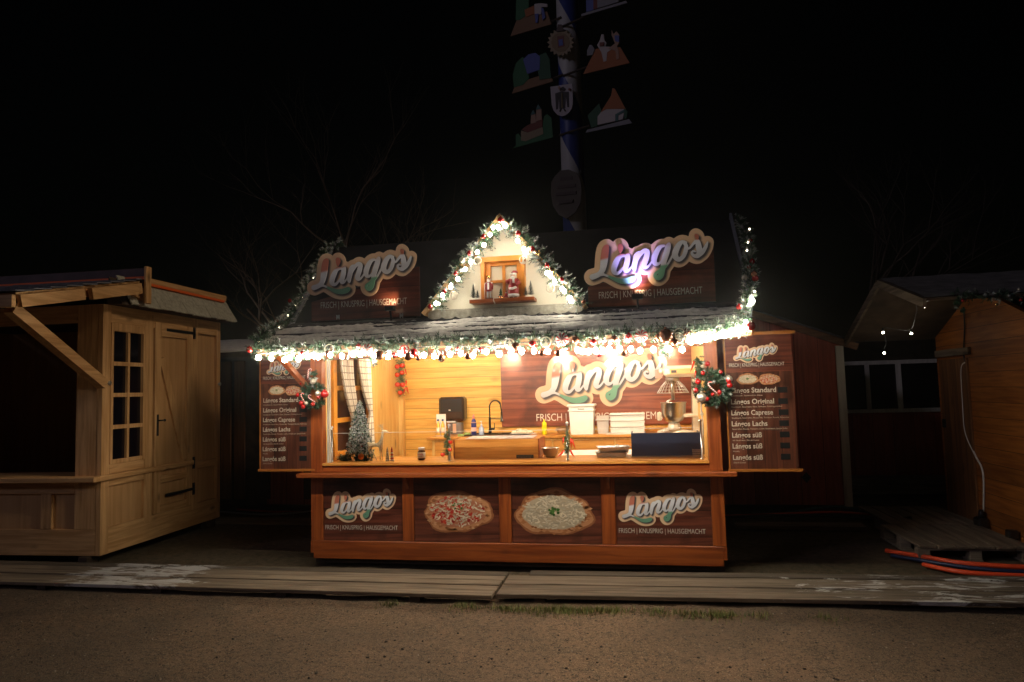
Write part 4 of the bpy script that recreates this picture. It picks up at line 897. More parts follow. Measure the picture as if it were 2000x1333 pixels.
t = thing('griddle', 'steel griddle plate behind the navy splash panel', 'griddle', (3.21, .36, 1.033)); b = MB(); b.box((0, 0, 0), (.60, .32, .11), .008); b.build('body', m_steeld, t)
t = thing('wire_basket', 'small wire basket at the right end of the front counter', 'basket', (3.79, .24, 1.021)); b = MB()
for k_ in range(10): b.beam((-.03+k_*.007, -.03, 0), (-.035+k_*.008, -.033, .075), .0015, .0015)
for z in (.002, .02, .04, .06, .075): b.tube([(-.033, -.032, z), (.037, -.032, z), (.037, .03, z), (-.033, .03, z), (-.033, -.032, z)], .0014, 4, False)
b.build('wires', m_steel, t)
# glass guard
m_glass = bpy.data.materials.new('clear glass'); nt = None
m_glass.use_nodes = True; g = m_glass.node_tree; g.nodes.clear(); mo = g.nodes.new('ShaderNodeOutputMaterial'); mx = g.nodes.new('ShaderNodeMixShader'); tr = g.nodes.new('ShaderNodeBsdfTransparent'); gl = g.nodes.new('ShaderNodeBsdfGlossy'); gl.inputs['Roughness'].default_value = .02
fr = g.nodes.new('ShaderNodeFresnel'); fr.inputs[0].default_value = 1.4; g.links.new(fr.outputs[0], mx.inputs[0]); g.links.new(tr.outputs[0], mx.inputs[1]); g.links.new(gl.outputs[0], mx.inputs[2]); g.links.new(mx.outputs[0], mo.inputs[0])
m_edge = mat('glass edge', (.75, .80, .74), .2)
Gg = thing('glass_guard', 'clear glass counter guard on four steel posts with ball tops', 'glass guard', (0, .12, 1.021))
px_ = (.173, 1.42, 2.592, 3.833)
for x in px_:
    b = MB(); b.lathe([(.018, 0), (.018, .006), (.011, .007), (.011, .33), (.013, .335), (0, .336)], (x, 0, 0), 14); p = b.build('post', m_steel, Gg)
    b = MB(); b.ball((x, 0, .350), .017, 14); b.build('ball_top', m_steel, p)
for x0, x1 in zip(px_, px_[1:]):
    b = MB(); b.box((x0+.014, -.003, .03), (x1-.014, .003, .288)); p = b.build('glass_pane', m_glass, Gg)
    b = MB(); b.box((x0+.014, -.003, .2885), (x1-.014, .003, .2915)); b.build('pane_edge', m_edge, p)
# frosted little tree
Tr = thing('frosted_tree', 'small snow-frosted artificial tree on the left of the counter', 'christmas tree', (.40, .30, 1.021))
b = MB()
r = random.Random(4)
for i in range(150):
    q = (i+.5)/150; z = .08+.52*q**.9; rr = .135*(1-q)**.85+.014; a = i*2.399; c = Vector((0, 0, z)); d = Vector((math.cos(a)*rr, math.sin(a)*rr, -.03*(1-q)))
    needles(b, [c+d*.25, c+d], .016, 230, i, .75, .024, (.04, .08, .05), (.72, .74, .72), 8)
b.build('foliage', m_needle, Tr)
b = MB(); b.tube([(0, 0, 0), (0, 0, .55)], [.012, .004], 8); b.lathe([(.05, 0), (.055, .03), (.04, .05)]); b.build('trunk', m_brownw, Tr)
b = MB(); r = random.Random(14)
for i in range(16):
    q = r.random(); a = r.uniform(3.4, 6.1); rr = .13*(1-q); b.ball((rr*math.cos(a), rr*math.sin(a), .1+.45*q), .007, 8)
b.build('berries', m_red_b, Tr)
t = thing('fir_spray', 'low fir spray with an orange slice lying around the tree foot', 'decoration', (.38, .20, 1.021))
b = MB(); needles(b, [(-.17, 0, .03), (0, -.02, .035), (.2, 0, .03)], .045, 200, 77, .1); b.build('foliage', m_needle, t)
b = MB(); b.lathe([(0, -.004), (.03, -.004), (.03, .004), (0, .004)], (.10, -.06, .05), axis='Y'); b.build('orange_slice', mat('dried orange', (.8, .22, .02), .4), t)
# reindeer
Rd = thing('reindeer_figure', 'slender glittering gold reindeer figure standing on the counter', 'reindeer figure', (.60, .22, 1.021))
m_gold = mat('champagne glitter', (.62, .50, .32), .45, metal=.35, var=.3, vscale=90, bump=.5, bscale=150)
P_ = [(-.055, 0, .165), (-.02, 0, .160), (.03, 0, .158), (.065, 0, .175), (.075, 0, .215), (.082, 0, .265), (.090, 0, .300), (.120, 0, .297), (.150, 0, .290),
      (-.062, -.015, .11), (-.052, -.015, .075), (-.078, -.015, .0), (-.050, .015, .11), (-.022, .018, .07), (.012, .018, .0), (.060, -.014, .11), (.062, -.014, .06), (.058, -.014, .0), (.066, .014, .11), (.070, .014, .06), (.075, .014, 0), (-.085, 0, .185)]
E_ = [(0, 1), (1, 2), (2, 3), (3, 4), (4, 5), (5, 6), (6, 7), (7, 8), (0, 9), (9, 10), (10, 11), (0, 12), (12, 13), (13, 14), (3, 15), (15, 16), (16, 17), (3, 18), (18, 19), (19, 20), (0, 21)]
skin('body', P_, E_, [.026, .022, .021, .026, .017, .012, .014, .010, .005, .012, .006, .004, .012, .006, .004, .009, .005, .004, .009, .005, .004, .006], m_gold, Rd, 2)
b = MB()
for s_ in (-1, 1):
    b.tube([(.088, s_*.006, .312), (.078, s_*.02, .335), (.070, s_*.026, .355), (.082, s_*.03, .372)], [.004, .0035, .003, .002], 6)
    b.tube([(.076, s_*.022, .34), (.058, s_*.026, .350), (.050, s_*.028, .365)], [.003, .0025, .0015], 6)
b.build('antler', m_gold, Rd)
b = MB()
for s_ in (-1, 1): b.tube([(.086, s_*.010, .306), (.074, s_*.026, .314)], [.006, .002], 6)
b.build('ear', m_gold, Rd)
m_str = [m_red_b, m_white]
for x, m1, m2, lab in ((.752, mat('silver paint', (.55, .5, .42), .3, metal=.6), m_white, 'striped silver turned wooden tower figure right of the reindeer'), (.80, mat('red paint', (.50, .06, .03), .4), m_white, 'striped red and white turned wooden tower figure right of the reindeer')):
    t = thing('striped_tower', lab, 'figure', (x, .17, 1.021), 0, 'striped wooden tower figures')
    for k_ in range(6):
        r0 = .022-.0022*k_; b = MB(); b.lathe([(r0*.7, k_*.018), (r0, k_*.018+.005), (r0, k_*.018+.013), (r0*.7, k_*.018+.0175)], n=16); b.build('ring', m1 if k_ % 2 else m2, t)
    b = MB(); b.lathe([(.011, .109), (.004, .135), (0, .145)]); b.build('tip', m1, t)
# tomato and chilli swags
def swag(lab, p, h, w_, toms, chil, seed, fol=True, dens=300):
    t = thing('vegetable_swag', lab, 'decoration', p, 0, 'artificial vegetable swags')
    b = MB(); needles(b, [Vector((0, 0, 0)), Vector((0, 0, -h))], w_, dens, seed, .0, .03, (.09, .14, .05), (.2, .3, .1), 10)
    r_ = random.Random(seed)
    b.tube([(0, -.01, .02), (0, -.012, -h)], .004, 5); b.build('foliage', m_needle, t)
    for x, z, r0 in toms: q = MB(); q.ball((x, -.045, z), r0, 14, (1, 1, .9)); q.build('tomato', m_tomato, t)
    for x, z, dx, dz in chil: q = MB(); q.tube([(x, -.04, z), (x+dx*.4, -.045, z+dz*.5), (x+dx, -.04, z+dz)], [.010, .009, .001], 8); q.build('chilli', m_tomato, t)
    q = MB()
    for x, z, r0 in toms: 
        for k_ in range(5): a = k_*1.257; q.beam((x, -.045-r0*.3, z+r0*.8), (x+.018*math.cos(a), -.045-r0*.5, z+r0*.75+.012*math.sin(a)), .005, .002)
    for x, z, dx, dz in chil: q.tube([(x, -.04, z), (x-dx*.15, -.04, z+.02)], .004, 5)
    if q.v: q.build('calyx', m_lime, t)
p = at(783, 706, 1, 2.22); s = 1/150
swag('large tomato and chilli swag hanging on the corner post inside', p+Vector((0, 0, .02)), .46, .07, [(-.035, -.09, .036), (.035, -.08, .036), (-.035, -.20, .036), (.03, -.175, .034), (-.035, -.33, .036), (.035, -.335, .036), (.0, -.44, .034)], [(.075, -.13, .02, -.08), (.085, -.28, .0, -.07), (.075, -.37, -.04, -.09), (.09, -.37, .03, -.09)], 91)
swag('short tomato swag wrapped round the second glass post', Vector((1.40, .115, 1.30)), .22, .045, [(.045, -.09, .022), (.04, -.165, .022), (-.035, -.21, .024)], [], 92, dens=200)
swag('short red chilli swag wrapped round the third glass post', Vector((2.592, .115, 1.29)), .20, .04, [], [(-.03, -.05, -.01, -.07), (.05, -.07, .03, -.09), (.04, -.06, .0, -.09), (-.03, -.17, -.07, -.07), (.03, -.17, .04, -.07)], 93, dens=160)
p = at(1361, 700, 1, .20)
swag('red chilli swag hanging inside the right corner post', p, .26, .035, [], [(-.03, -.03, -.04, -.10), (-.02, -.12, -.01, -.08)], 94, dens=200)
t = thing('white_curtain_cord', 'knotted pale curtain cord hanging beside the right post', 'cord', (3.86, .25, 1.05)); b = MB(); b.tube([(0, 0, 0), (.004, 0, .3), (-.004, 0, .42), (0, 0, .9)], .009, 8); b.ball((0, 0, .38), .018, 10); b.build('rope', m_cablew, t)
for x, s_ in ((1.06, 'left'), (1.14, 'right')):
    t = thing('sponge', s_+' green sponge beside the sink', 'sponge', (x+.02, 1.82, ZB+.02 if s_ == 'right' else ZB+.001), 0, 'green sponges at the sink'); b = MB(); b.box((-.036, -.03, 0), (.036, .03, .028), .005); b.build('foam', mat('green foam', (.30, .42, .14), .9, bump=.6), t)
t = thing('dough_pile', 'white dough pieces on a cloth right of the sink', 'dough', (1.83, 1.9, ZB+.018)); b = MB()
for x, y, z, r0 in ((-.08, 0, .02, .04), (0, -.02, .02, .05), (.08, .01, .018, .045), (-.03, .0, .045, .035), (.04, 0, .04, .03)): b.ball((x, y, z), r0, 12, (1.3, 1, .5))
b.build('dough', mat('pale dough', (.80, .70, .50), .6, bump=.3), t)
b = MB(); b.box((-.14, -.06, 0), (.18, .09, .004)); b.build('cloth', m_white, t)

# ---------------- figures on the dormer sill
SZ = 2.571
t = thing('nutcracker', 'red nutcracker figure with crown and staff on the dormer sill', 'nutcracker', (1.92, -.145, SZ))
mr = mat('nutcracker red', (.30, .02, .02), .4); mf = mat('painted skin', (.70, .45, .32), .5); mw = mat('white fur', (.78, .74, .68), .9)
b = MB(); b.box((-.035, -.025, 0), (.035, .025, .01)); b.build('base', m_darkw, t)
b = MB(); b.tube([(-.014, 0, .01), (-.013, 0, .085)], .010, 8); b.tube([(.014, 0, .01), (.013, 0, .085)], .010, 8); b.build('legs', mw, t)
b = MB(); b.lathe([(.026, .075), (.030, .09), (.024, .125), (.030, .155), (.012, .168)]); b.tube([(-.027, 0, .155), (-.036, -.008, .12), (-.032, -.02, .10)], .008, 8); b.tube([(.027, 0, .155), (.036, -.008, .12), (.034, -.012, .09)], .008, 8); b.build('coat', mr, t)
b = MB(); b.box((-.008, -.032, .09), (.008, -.024, .155)); b.box((-.036, -.01, .148), (-.02, .01, .162)); b.box((.02, -.01, .148), (.036, .01, .162)); b.build('trim', mw, t)
b = MB(); b.ball((0, 0, .182), .019, 12); b.build('head', mf, t)
b = MB(); b.box((-.013, -.02, .165), (.013, -.012, .178)); b.ball((0, .006, .185), .021, 10, (1, .8, .9)); b.build('hair', mw, t)
b = MB(); b.lathe([(.017, .198), (.024, .222), (.018, .215), (0, .218)]); b.build('crown', m_gld_b, t)
b = MB(); b.tube([(-.038, -.024, .01), (-.036, -.024, .15)], .003, 6); b.build('staff', mw, t)
t = thing('santa_figure', 'plump Santa figure carrying a small tree on the dormer sill', 'santa figure', (2.155, -.135, SZ))
b = MB(); b.lathe([(.040, .012), (.052, .05), (.050, .10), (.042, .14), (.044, .17), (.018, .20)], n=18); b.tube([(.035, 0, .175), (.058, -.02, .14), (.035, -.05, .115)], [.018, .018, .014], 10); b.tube([(-.03, 0, .175), (-.05, -.02, .15), (-.055, -.04, .165)], [.018, .017, .013], 10); b.build('coat', mr, t)
b = MB(); b.lathe([(.042, .010), (.056, .016), (.056, .034), (.044, .042)], n=18); b.tube([(-.03, -.035, .088), (0, -.058, .082), (.035, -.04, .10)], .012, 8); b.ball((0, -.022, .185), .022, 10, (1, .8, 1.3)); b.lathe([(.022, .215), (.030, .22), (.030, .235), (.022, .238)]); b.build('fur_trim', mw, t)
b = MB(); b.ball((0, -.008, .21), .024, 12); b.build('head', mf, t)
b = MB(); b.tube([(0, 0, .232), (.012, .004, .252), (.03, .004, .255), (.045, 0, .235)], [.023, .017, .010, .006], 10); b.build('cap', mr, t)
b = MB(); b.box((-.035, -.03, 0), (-.008, .01, .014), .004); b.box((.008, -.03, 0), (.035, .01, .014), .004); b.build('boots', m_black, t)
b = MB(); b.box((.0, -.056, .14), (.02, -.042, .195)); b.build('scarf', mw, t)
m_bt = mat('bottle brush green', (.10, .15, .12), .8, var=.4, vscale=60)
def brush(lab, x, h, r0, y=-.14, snow=.5):
    t = thing('bottlebrush_tree', lab, 'miniature tree', (x, y, SZ), 0, 'bottlebrush trees on the dormer sill')
    b = MB(); n = int(90*h/.15); rr = random.Random(int(x*100))
    for i in range(n*9):
        q = rr.random(); a = rr.uniform(0, 6.283); z = .02+(h-.02)*q; L_ = 1.35*r0*(1-q)+.004; g = rr.uniform(.6, 1.5); b.col = (.50, .52, .50) if rr.random() < snow*.5 else (.07*g, .11*g, .09*g)
        d = Vector((math.cos(a), math.sin(a), .2)); s_ = Vector((-math.sin(a), math.cos(a), 0))*.003; c = Vector((0, 0, z)); b.add([c-s_, c+s_, c+d*L_], [(0, 1, 2)])
    b.build('foliage', m_needle, t)
    b = MB(); b.tube([(0, 0, 0), (0, 0, .02)], .004); b.lathe([(.016, 0), (.016, .006), (0, .006)]); b.build('base', mw, t)
brush('tall bottlebrush tree at the left end of the dormer sill', 1.765, .155, .03); brush('short bottlebrush tree right of the tall left one on the sill', 1.805, .09, .018)
brush('tall bottlebrush tree at the right end of the dormer sill', 2.322, .155, .03); brush('short bottlebrush tree left of the tall right one on the sill', 2.275, .10, .02)
t = thing('miniature_train', 'tiny wooden train wagon carrying a dark green tree on the sill', 'toy', (2.035, -.155, SZ)); b = MB(); b.box((-.024, -.014, .006), (.024, .014, .022), .002); b.build('wagon', mr, t)
b = MB(); b.lathe([(.020, .030), (.006, .056), (.016, .054), (.005, .078), (.011, .076), (0, .10)]); b.build('tree', mat('toy tree green', (.03, .12, .06), .5), t)
b = MB(); b.lathe([(.008, -.015), (.008, -.0142), (0, -.0142)], (-.014, 0, .008), 12, 'Y'); b.lathe([(.008, -.015), (.008, -.0142), (0, -.0142)], (.014, 0, .008), 12, 'Y'); b.build('wheel', m_gld_b, t)
t = thing('miniature_train', 'tiny wooden train wagon carrying a little red Santa on the sill', 'toy', (2.088, -.155, SZ)); b = MB(); b.box((-.020, -.014, .006), (.020, .014, .022), .002); b.build('wagon', mr, t)
b = MB(); b.lathe([(.012, .023), (.015, .035), (.008, .048)]); b.lathe([(.010, .058), (.0, .075)]); b.build('coat', mat('rosy red', (.5, .06, .06), .5), t)
b = MB(); b.ball((0, 0, .053), .009, 8); b.build('beard', mw, t)
t = thing('sill_cord', 'pale cord dangling over the front of the dormer sill', 'cord', (1.98, -.195, SZ)); b = MB(); b.tube(spline([(.05, .01, .004), (.0, .005, .006), (-.006, -.006, -.01), (.0, -.008, -.04), (.014, -.008, -.062)], 5), .0035, 6); b.build('rope', m_cablew, t)
# ================================================================ ground, boardwalks
m_gr = bpy.data.materials.new('trodden gravel'); nt, b_ = _bs(m_gr); L = nt.links
tc = nt.nodes.new('ShaderNodeTexCoord')
def nz(sc, det=6, rough=.6):
    n = nt.nodes.new('ShaderNodeTexNoise'); n.inputs['Scale'].default_value = sc; n.inputs['Detail'].default_value = det; n.inputs['Roughness'].default_value = rough; L.new(tc.outputs['Object'], n.inputs['Vector']); return n.outputs[0]
def rmp(v, a, b, c0=0., c1=1.):
    m = nt.nodes.new('ShaderNodeMapRange'); m.inputs['From Min'].default_value = a; m.inputs['From Max'].default_value = b; m.inputs['To Min'].default_value = c0; m.inputs['To Max'].default_value = c1; L.new(v, m.inputs['Value']); return m.outputs[0]
n1, n2, n3, n4 = nz(1.3), nz(14), nz(75, 4), nz(4.5)
col = mixc(nt, rmp(n1, .35, .68), (.19, .112, .064), (.29, .178, .112))
col = mixc(nt, rmp(n4, .5, .72, 0, .65), col, (.10, .072, .045))
col = mixc(nt, rmp(n2, .54, .68, 0, .7), col, (.085, .060, .040))
n5 = nz(38, 3, .7); n6 = nz(120, 2, .8)
col = mixc(nt, rmp(n5, .48, .60, 0, .9), col, (.055, .038, .024))
col = mixc(nt, rmp(n3, .55, .64, 0, .75), col, (.40, .27, .16))
col = mixc(nt, rmp(n6, .54, .64, 0, .85), col, (.50, .35, .20))
vo = nt.nodes.new('ShaderNodeTexVoronoi'); vo.inputs['Scale'].default_value = 42; L.new(tc.outputs['Object'], vo.inputs['Vector'])
vm = M_(nt, 'MULTIPLY', rmp(vo.outputs['Distance'], .16, .24, 1, 0), M_(nt, 'MULTIPLY', rmp(n4, .46, .56), rmp(nz(9, 3), .55, .66)))
col = mixc(nt, M_(nt, 'MULTIPLY', vm, .7), col, (.03, .022, .016))
nlow = nz(.45, 3)
col = mixc(nt, rmp(nlow, .40, .62, .55, 0), col, (.085, .062, .042))
sp = nt.nodes.new('ShaderNodeSeparateXYZ'); L.new(tc.outputs['Object'], sp.inputs[0])
# mossy damp earth between the huts
my = rmp(M_(nt, 'ADD', sp.outputs[1], M_(nt, 'MULTIPLY', n4, .6)), .0, .4)
col = mixc(nt, M_(nt, 'MULTIPLY', my, .8), col, mixc(nt, rmp(n2, .4, .6), (.085, .072, .032), (.17, .12, .065)))
L.new(col, b_.inputs['Base Color']); b_.inputs['Roughness'].default_value = .95
bp = nt.nodes.new('ShaderNodeBump'); bp.inputs['Strength'].default_value = 1.; bp.inputs['Distance'].default_value = .035
L.new(M_(nt, 'ADD', M_(nt, 'MULTIPLY', n3, .5), M_(nt, 'ADD', M_(nt, 'MULTIPLY', n2, 1.1), nz(190, 3))), bp.inputs['Height']); L.new(bp.outputs[0], b_.inputs['Normal'])
def gh(x, y):
    return .016*noise.noise(Vector((x*.8, y*.8, 0)))+.010*noise.noise(Vector((x*3, y*3, 5)))+.005*noise.noise(Vector((x*9, y*9, 2)))-.010
b = MB(); b.grid(lambda u, v: ((-9+22*u), (-7+10*v), gh(-9+22*u, -7+10*v)), 520, 240); b.build('ground', m_gr)
o = COL.objects['ground']; tag(o, kind='structure')
b = MB(); b.box((-60, -60, -.6), (60, 60, -.035)); tag(b.build('far_ground', m_gr), kind='structure')
# loose stones
b = MB(); r = random.Random(17); m_st = attrmat('stone', .9)
def stone(x, y, s):
    z = gh(x, y); k = 6; vs = []
    for i in range(k):
        a = 6.283*i/k+r.uniform(-.3, .3); q = s*r.uniform(.7, 1.2); vs.append((x+q*math.cos(a), y+q*math.sin(a), z-.2*s))
    for i in range(k):
        a = 6.283*i/k+r.uniform(-.3, .3); q = s*r.uniform(.4, .8); vs.append((x+q*math.cos(a), y+q*math.sin(a), z+s*r.uniform(.35, .8)))
    b.add(vs, [(i, (i+1) % k, k+(i+1) % k, k+i) for i in range(k)]+[tuple(range(k, 2*k))])
for i in range(9000):
    x = r.uniform(-3.5, 8); y = r.uniform(-3.2, -.95) if r.random() < .85 else r.uniform(-.2, 3); g = r.choice([.03, .06, .09, .12, .16, .2, .3]); b.col = (g*1.1, g*.88, g*.66); stone(x, y, r.choice([.002, .003, .003, .004, .005, .007])*r.uniform(.8, 1.3))
for i in range(60):
    x = r.gauss(2.6, 1.6); y = r.gauss(-2.3, .35); g = r.choice([.014, .02, .03]); b.col = (g*1.1, g*.8, g*.6); stone(x, y, r.uniform(.007, .014))
tag(b.build('gravel_stones', m_st), 'loose dark and pale grit scattered over the trodden gravel', 'gravel', kind='stuff')
# grass along the boardwalk edge
b = MB(); r = random.Random(9)
cl = [(905, 1178, 14), (990, 1185, 16), (1100, 1172, 40), (1130, 1180, 34), (1170, 1183, 26), (1210, 1178, 14), (1280, 1190, 16), (1345, 1192, 18), (1395, 1192, 22), (1420, 1190, 14), (1010, 1190, 16), (780, 1165, 10), (1060, 1170, 18), (930, 1182, 8), (1480, 1195, 8), (1610, 1200, 8)]
for px, py, n in cl:
    c = at(px, py, 2, 0)
    for i in range(n*9):
        x = c.x+r.gauss(0, .045+n*.0012); y = c.y+r.gauss(0, .03); 
        if -1.02 < y < -.2: y = -1.02-abs(r.gauss(0, .075))
        z = gh(x, y); h = r.uniform(.018, .055); a = r.uniform(0, 6.28); d = Vector((math.cos(a), math.sin(a), 0)); g = r.uniform(.6, 1.5); b.col = r.choice([(.10*g, .13*g, .025*g), (.15*g, .14*g, .04*g)])
        p = Vector((x, y, z-.004)); s_ = Vector((-d.y, d.x, 0))*.0035; b.add([p-s_, p+s_, p+d*h*r.uniform(.2, .9)+Vector((0, 0, h))], [(0, 1, 2)])
tag(b.build('grass_tufts', m_needle), 'thin grass tufts growing along the front edge of the boardwalks', 'grass', kind='stuff')
# boardwalks
def walk(lab, x0, y0, rz, length, n, pw, m, ends, z=.062):
    t = thing('boardwalk', lab, 'boardwalk', (x0, y0, 0), rz, 'boardwalks in front of the stalls')
    r_ = random.Random(int(length*10))
    for i in range(n):
        b = MB(); b.box((ends[i][0], i*pw+r_.uniform(.005, .011), z-.034), (length+ends[i][1], (i+1)*pw-r_.uniform(.005, .011), z+r_.uniform(-.006, .003)), .004); b.build('plank', m, t)
    for x in [.3+k*1.2 for k in range(int(length/1.2)+1)]:
        b = MB(); b.box((x, .03, -.02), (x+.09, n*pw-.03, z-.038)); b.build('joist', m_darkw, t)
    return t
c0 = at(960, 1163, 2, .062)
walk('left weathered boardwalk with frosty white patches in front of the stalls', c0.x-7, c0.y-.035, .004, 7., 5, .148, m_walk, [(0, 0), (0, .003), (0, .0), (0, .004), (0, 0)])
c1 = at(970, 1160, 2, .062)
walk('right weathered boardwalk reaching from the stall front to the far right', c1.x, c1.y-.012, .040, 9., 5, .148, m_walk2, [(0, 0), (.0, 0), (.01, 0), (.008, 0), (.19, 0)])
def backboard(x0, x1, y0, y1, lab, m=m_oldw):
    t = thing('loose_board', lab, 'board', (x0, y0, 0), 0, 'loose boards on the ground behind the stalls'); b = MB(); b.box((0, 0, .004), (x1-x0, (y1-y0)*.62, .05), .003); b.build('plank', m, t)
backboard(-2.55, -.05, 1.98, 2.45, 'pale board on the ground between the left stall and the bright stall')
backboard(4.32, 5.75, 2.02, 2.42, 'weathered board on the ground before the dark red hut')

# ================================================================ left stall (raw spruce)
LS = thing('wooden_stall', 'unlit raw spruce market stall on the left with shingled roof and plank door', 'market stall', (-2.281, -.17, 0), .03987)
def lb(name, m, boxes, parent=None, bev=.004):
    if name in ('side_frame', 'side_rail', 'front_rail', 'door_rail', 'side_stile'):
        for a, c in boxes: MB().box(a, c, bev).build(name, m, parent or LS)
        return
    b = MB()
    for a, c in boxes: b.box(a, c, bev)
    return b.build(name, m, parent or LS)
lb('side_panel', m_plyz, [((-.05, .05, .30), (-.035, 2.12, 2.72))])
lb('side_frame', m_natz, [((-.06, 0, .10), (0, .115, 2.74)), ((-.055, .665, .93), (0, .80, 2.70)), ((-.055, .665, .30), (-.001, .80, .87)), ((-.055, 1.55, .30), (0, 1.67, 2.74)), ((-.055, 2.09, .10), (0, 2.18, 2.74))])
lb('side_rail', m_naty, [((-.056, .115, .10), (-.002, 2.09, .37)), ((-.056, .115, 2.55), (-.002, 2.09, 2.74)), ((-.052, .117, .80), (-.003, .663, .87)), ((-.052, 1.67, .80), (-.003, 2.09, .90)), ((-.054, .118, .93), (-.003, .663, 1.03))])
lb('side_ledge', m_naty, [((-.05, -.06, .872), (.035, 1.548, .928))], bev=.006)
# window
fr = lb('side_window', m_natz, [((-.045, .117, 1.03), (.008, .155, 2.55)), ((-.045, .625, 1.03), (.008, .664, 2.55)), ((-.045, .155, 1.03), (.006, .625, 1.075)), ((-.045, .155, 2.46), (.006, .625, 2.55))])
lb('glazing_bar', m_natz, [((-.03, .375, 1.075), (.002, .41, 2.46))]+[((-.029, .155, z), (.001, .375, z+.045)) for z in (1.40, 1.745, 2.085)]+[((-.029, .41, z), (.001, .625, z+.045)) for z in (1.40, 1.745, 2.085)], fr, .002)
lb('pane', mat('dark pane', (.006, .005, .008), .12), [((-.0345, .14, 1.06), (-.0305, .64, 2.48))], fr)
# door
dr = lb('door', m_natz, [((-.034, .82, .375), (.012, .93, 2.62)), ((-.034, 1.43, .375), (.012, 1.54, 2.62))])
lb('door_rail', m_naty, [((-.032, .93, .375), (.010, 1.43, .46)), ((-.032, .93, .72), (.010, 1.43, .80)), ((-.030, .93, .86), (.014, 1.43, .925)), ((-.032, .93, 2.46), (.010, 1.43, 2.62))], dr)
lb('door_panel', m_plyz, [((-.033, .93, .46), (-.018, 1.43, 2.46))], dr)
b = MB(); b.beam((-.006, .95, 2.20), (-.006, 1.41, .96), .10, .030, (1, 0, 0)); b.build('door_brace', m_natz, dr)
for z in (2.545, .893, .567): 
    b = MB(); b.beam((.017, 1.02, z), (.017, 1.55, z), .008, .034); b.box((.013, 1.545, z-.075), (.022, 1.585, z+.075)); b.tube([(.026, 1.56, z-.05), (.026, 1.56, z+.05)], .012, 8); b.build('strap_hinge', m_black, dr)
b = MB(); b.box((.012, .852, 1.28), (.019, .885, 1.53), .002); b.tube([(.019, .868, 1.46), (.055, .868, 1.46), (.06, .92, 1.46)], .009, 8); b.ball((.06, .93, 1.46), .016, 10); b.build('door_handle', m_black, dr)
for y in (.07, 2.12):
    b = MB(); b.ball((.02, y, 1.895), .018, 10); b.tube([(.03+.0*k, y+.022*math.cos(k*.63), 1.895+.022*math.sin(k*.63)) for k in range(11)], .005, 6); b.build('ring_hook', m_steeld, LS)
# front
lb('front_post', m_natz, [((-.31, .002, .37), (-.061, .08, 2.74))])
lb('front_rail', m_natx, [((-3.2, .001, .10), (-.061, .07, .37)), ((-3.2, .003, .74), (-.311, .06, .872)), ((-3.2, .004, 2.55), (-.311, .07, 2.74))])
lb('front_post', m_natz, [((-.71, .002, .372), (-.58, .055, .738))]); lb('front_post', m_natz, [((-1.5, .002, .372), (-1.36, .055, .738))])
lb('front_panel', m_plyz, [((-3.2, .035, .36), (-.33, .045, .75))])
lb('counter_ledge', m_natx, [((-3.2, -.14, .872), (.034, -.0605, .926))], bev=.006); lb('counter_shelf', m_natx, [((-3.2, -.059, .874), (-.061, .40, .924))])
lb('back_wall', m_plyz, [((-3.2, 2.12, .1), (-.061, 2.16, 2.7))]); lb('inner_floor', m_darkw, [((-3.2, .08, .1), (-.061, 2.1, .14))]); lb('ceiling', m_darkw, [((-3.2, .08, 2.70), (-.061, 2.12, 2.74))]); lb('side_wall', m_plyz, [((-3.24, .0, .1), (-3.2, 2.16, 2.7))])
for a_, c_ in (((-.20, -.06, .0), (-.10, .10, .098)), ((-.8, .3, 0), (-.6, .5, .098)), ((-.10, 1.9, 0), (-.02, 2.1, .098))): b = MB(); b.box(a_, c_); b.build('foot_block', m_darkw, LS)
# hood roof at the front
def lslab(name, m, p, q, x0, x1, th, off=0.):
    b = MB(); slab(b, p, q, x0, x1, th); return b.build(name, m, LS, (0, 0, off))
hd = lslab('hood_roof', m_natx, (-1.25, 2.66), (.42, 3.03), -3.25, .17, .02)
b = MB(); r = random.Random(33)
for i in range(9):
    y = -1.29+i*.19; z = 2.685+(y+1.29)*.2216; x = -3.25
    while x < .2:
        w_ = min(r.uniform(.09, .15), .205-x); 
        if w_ < .01: break
        k = r.uniform(.008, .014); vs = [(x+.002, y, z+.004), (x+w_-.002, y, z+.004), (x+w_-.002, y+.20, z+.03), (x+.002, y+.20, z+.03)]; vs += [(p, q, t+k) for p, q, t in vs]
        b.add(vs, [(3, 2, 1, 0), (4, 5, 6, 7), (0, 1, 5, 4), (2, 3, 7, 6), (1, 2, 6, 5), (3, 0, 4, 7)]); x += w_
b.build('shingle', mat('blue grey shingle', (.13, .13, .15), .8, var=.35, vscale=14), hd)
b = MB(); b.beam((.185, -1.23, 2.605), (.185, -.50, 2.765), .045, .11); b.build('rake_board', m_naty, LS)
b = MB(); b.beam((.215, -.44, 2.775), (.215, .28, 2.935), .05, .115); b.build('rake_board', m_naty, LS)
b = MB(); b.box((-3.25, -1.28, 2.55), (.16, -1.235, 2.66), .003); b.build('eave_beam', m_natx, LS)
b = MB(); b.beam((.02, -1.15, 2.56), (.02, -.02, 1.88), .10, .10, (1, 0, 0)); b.build('brace', m_naty, LS)
b = MB(); b.box((-3.25, .33, 2.95), (.23, .38, 3.17), .003); b.build('parapet', mat('plum painted board', (.06, .03, .04), .6, var=.3), LS)
b = MB(); b.box((.231, .31, 2.77), (.265, .40, 3.185), .006); b.build('parapet_end', m_natz, LS)
b = MB(); b.box((-3.25, .322, 3.04), (.23, .329, 3.075)); b.build('strap', m_strap, LS)
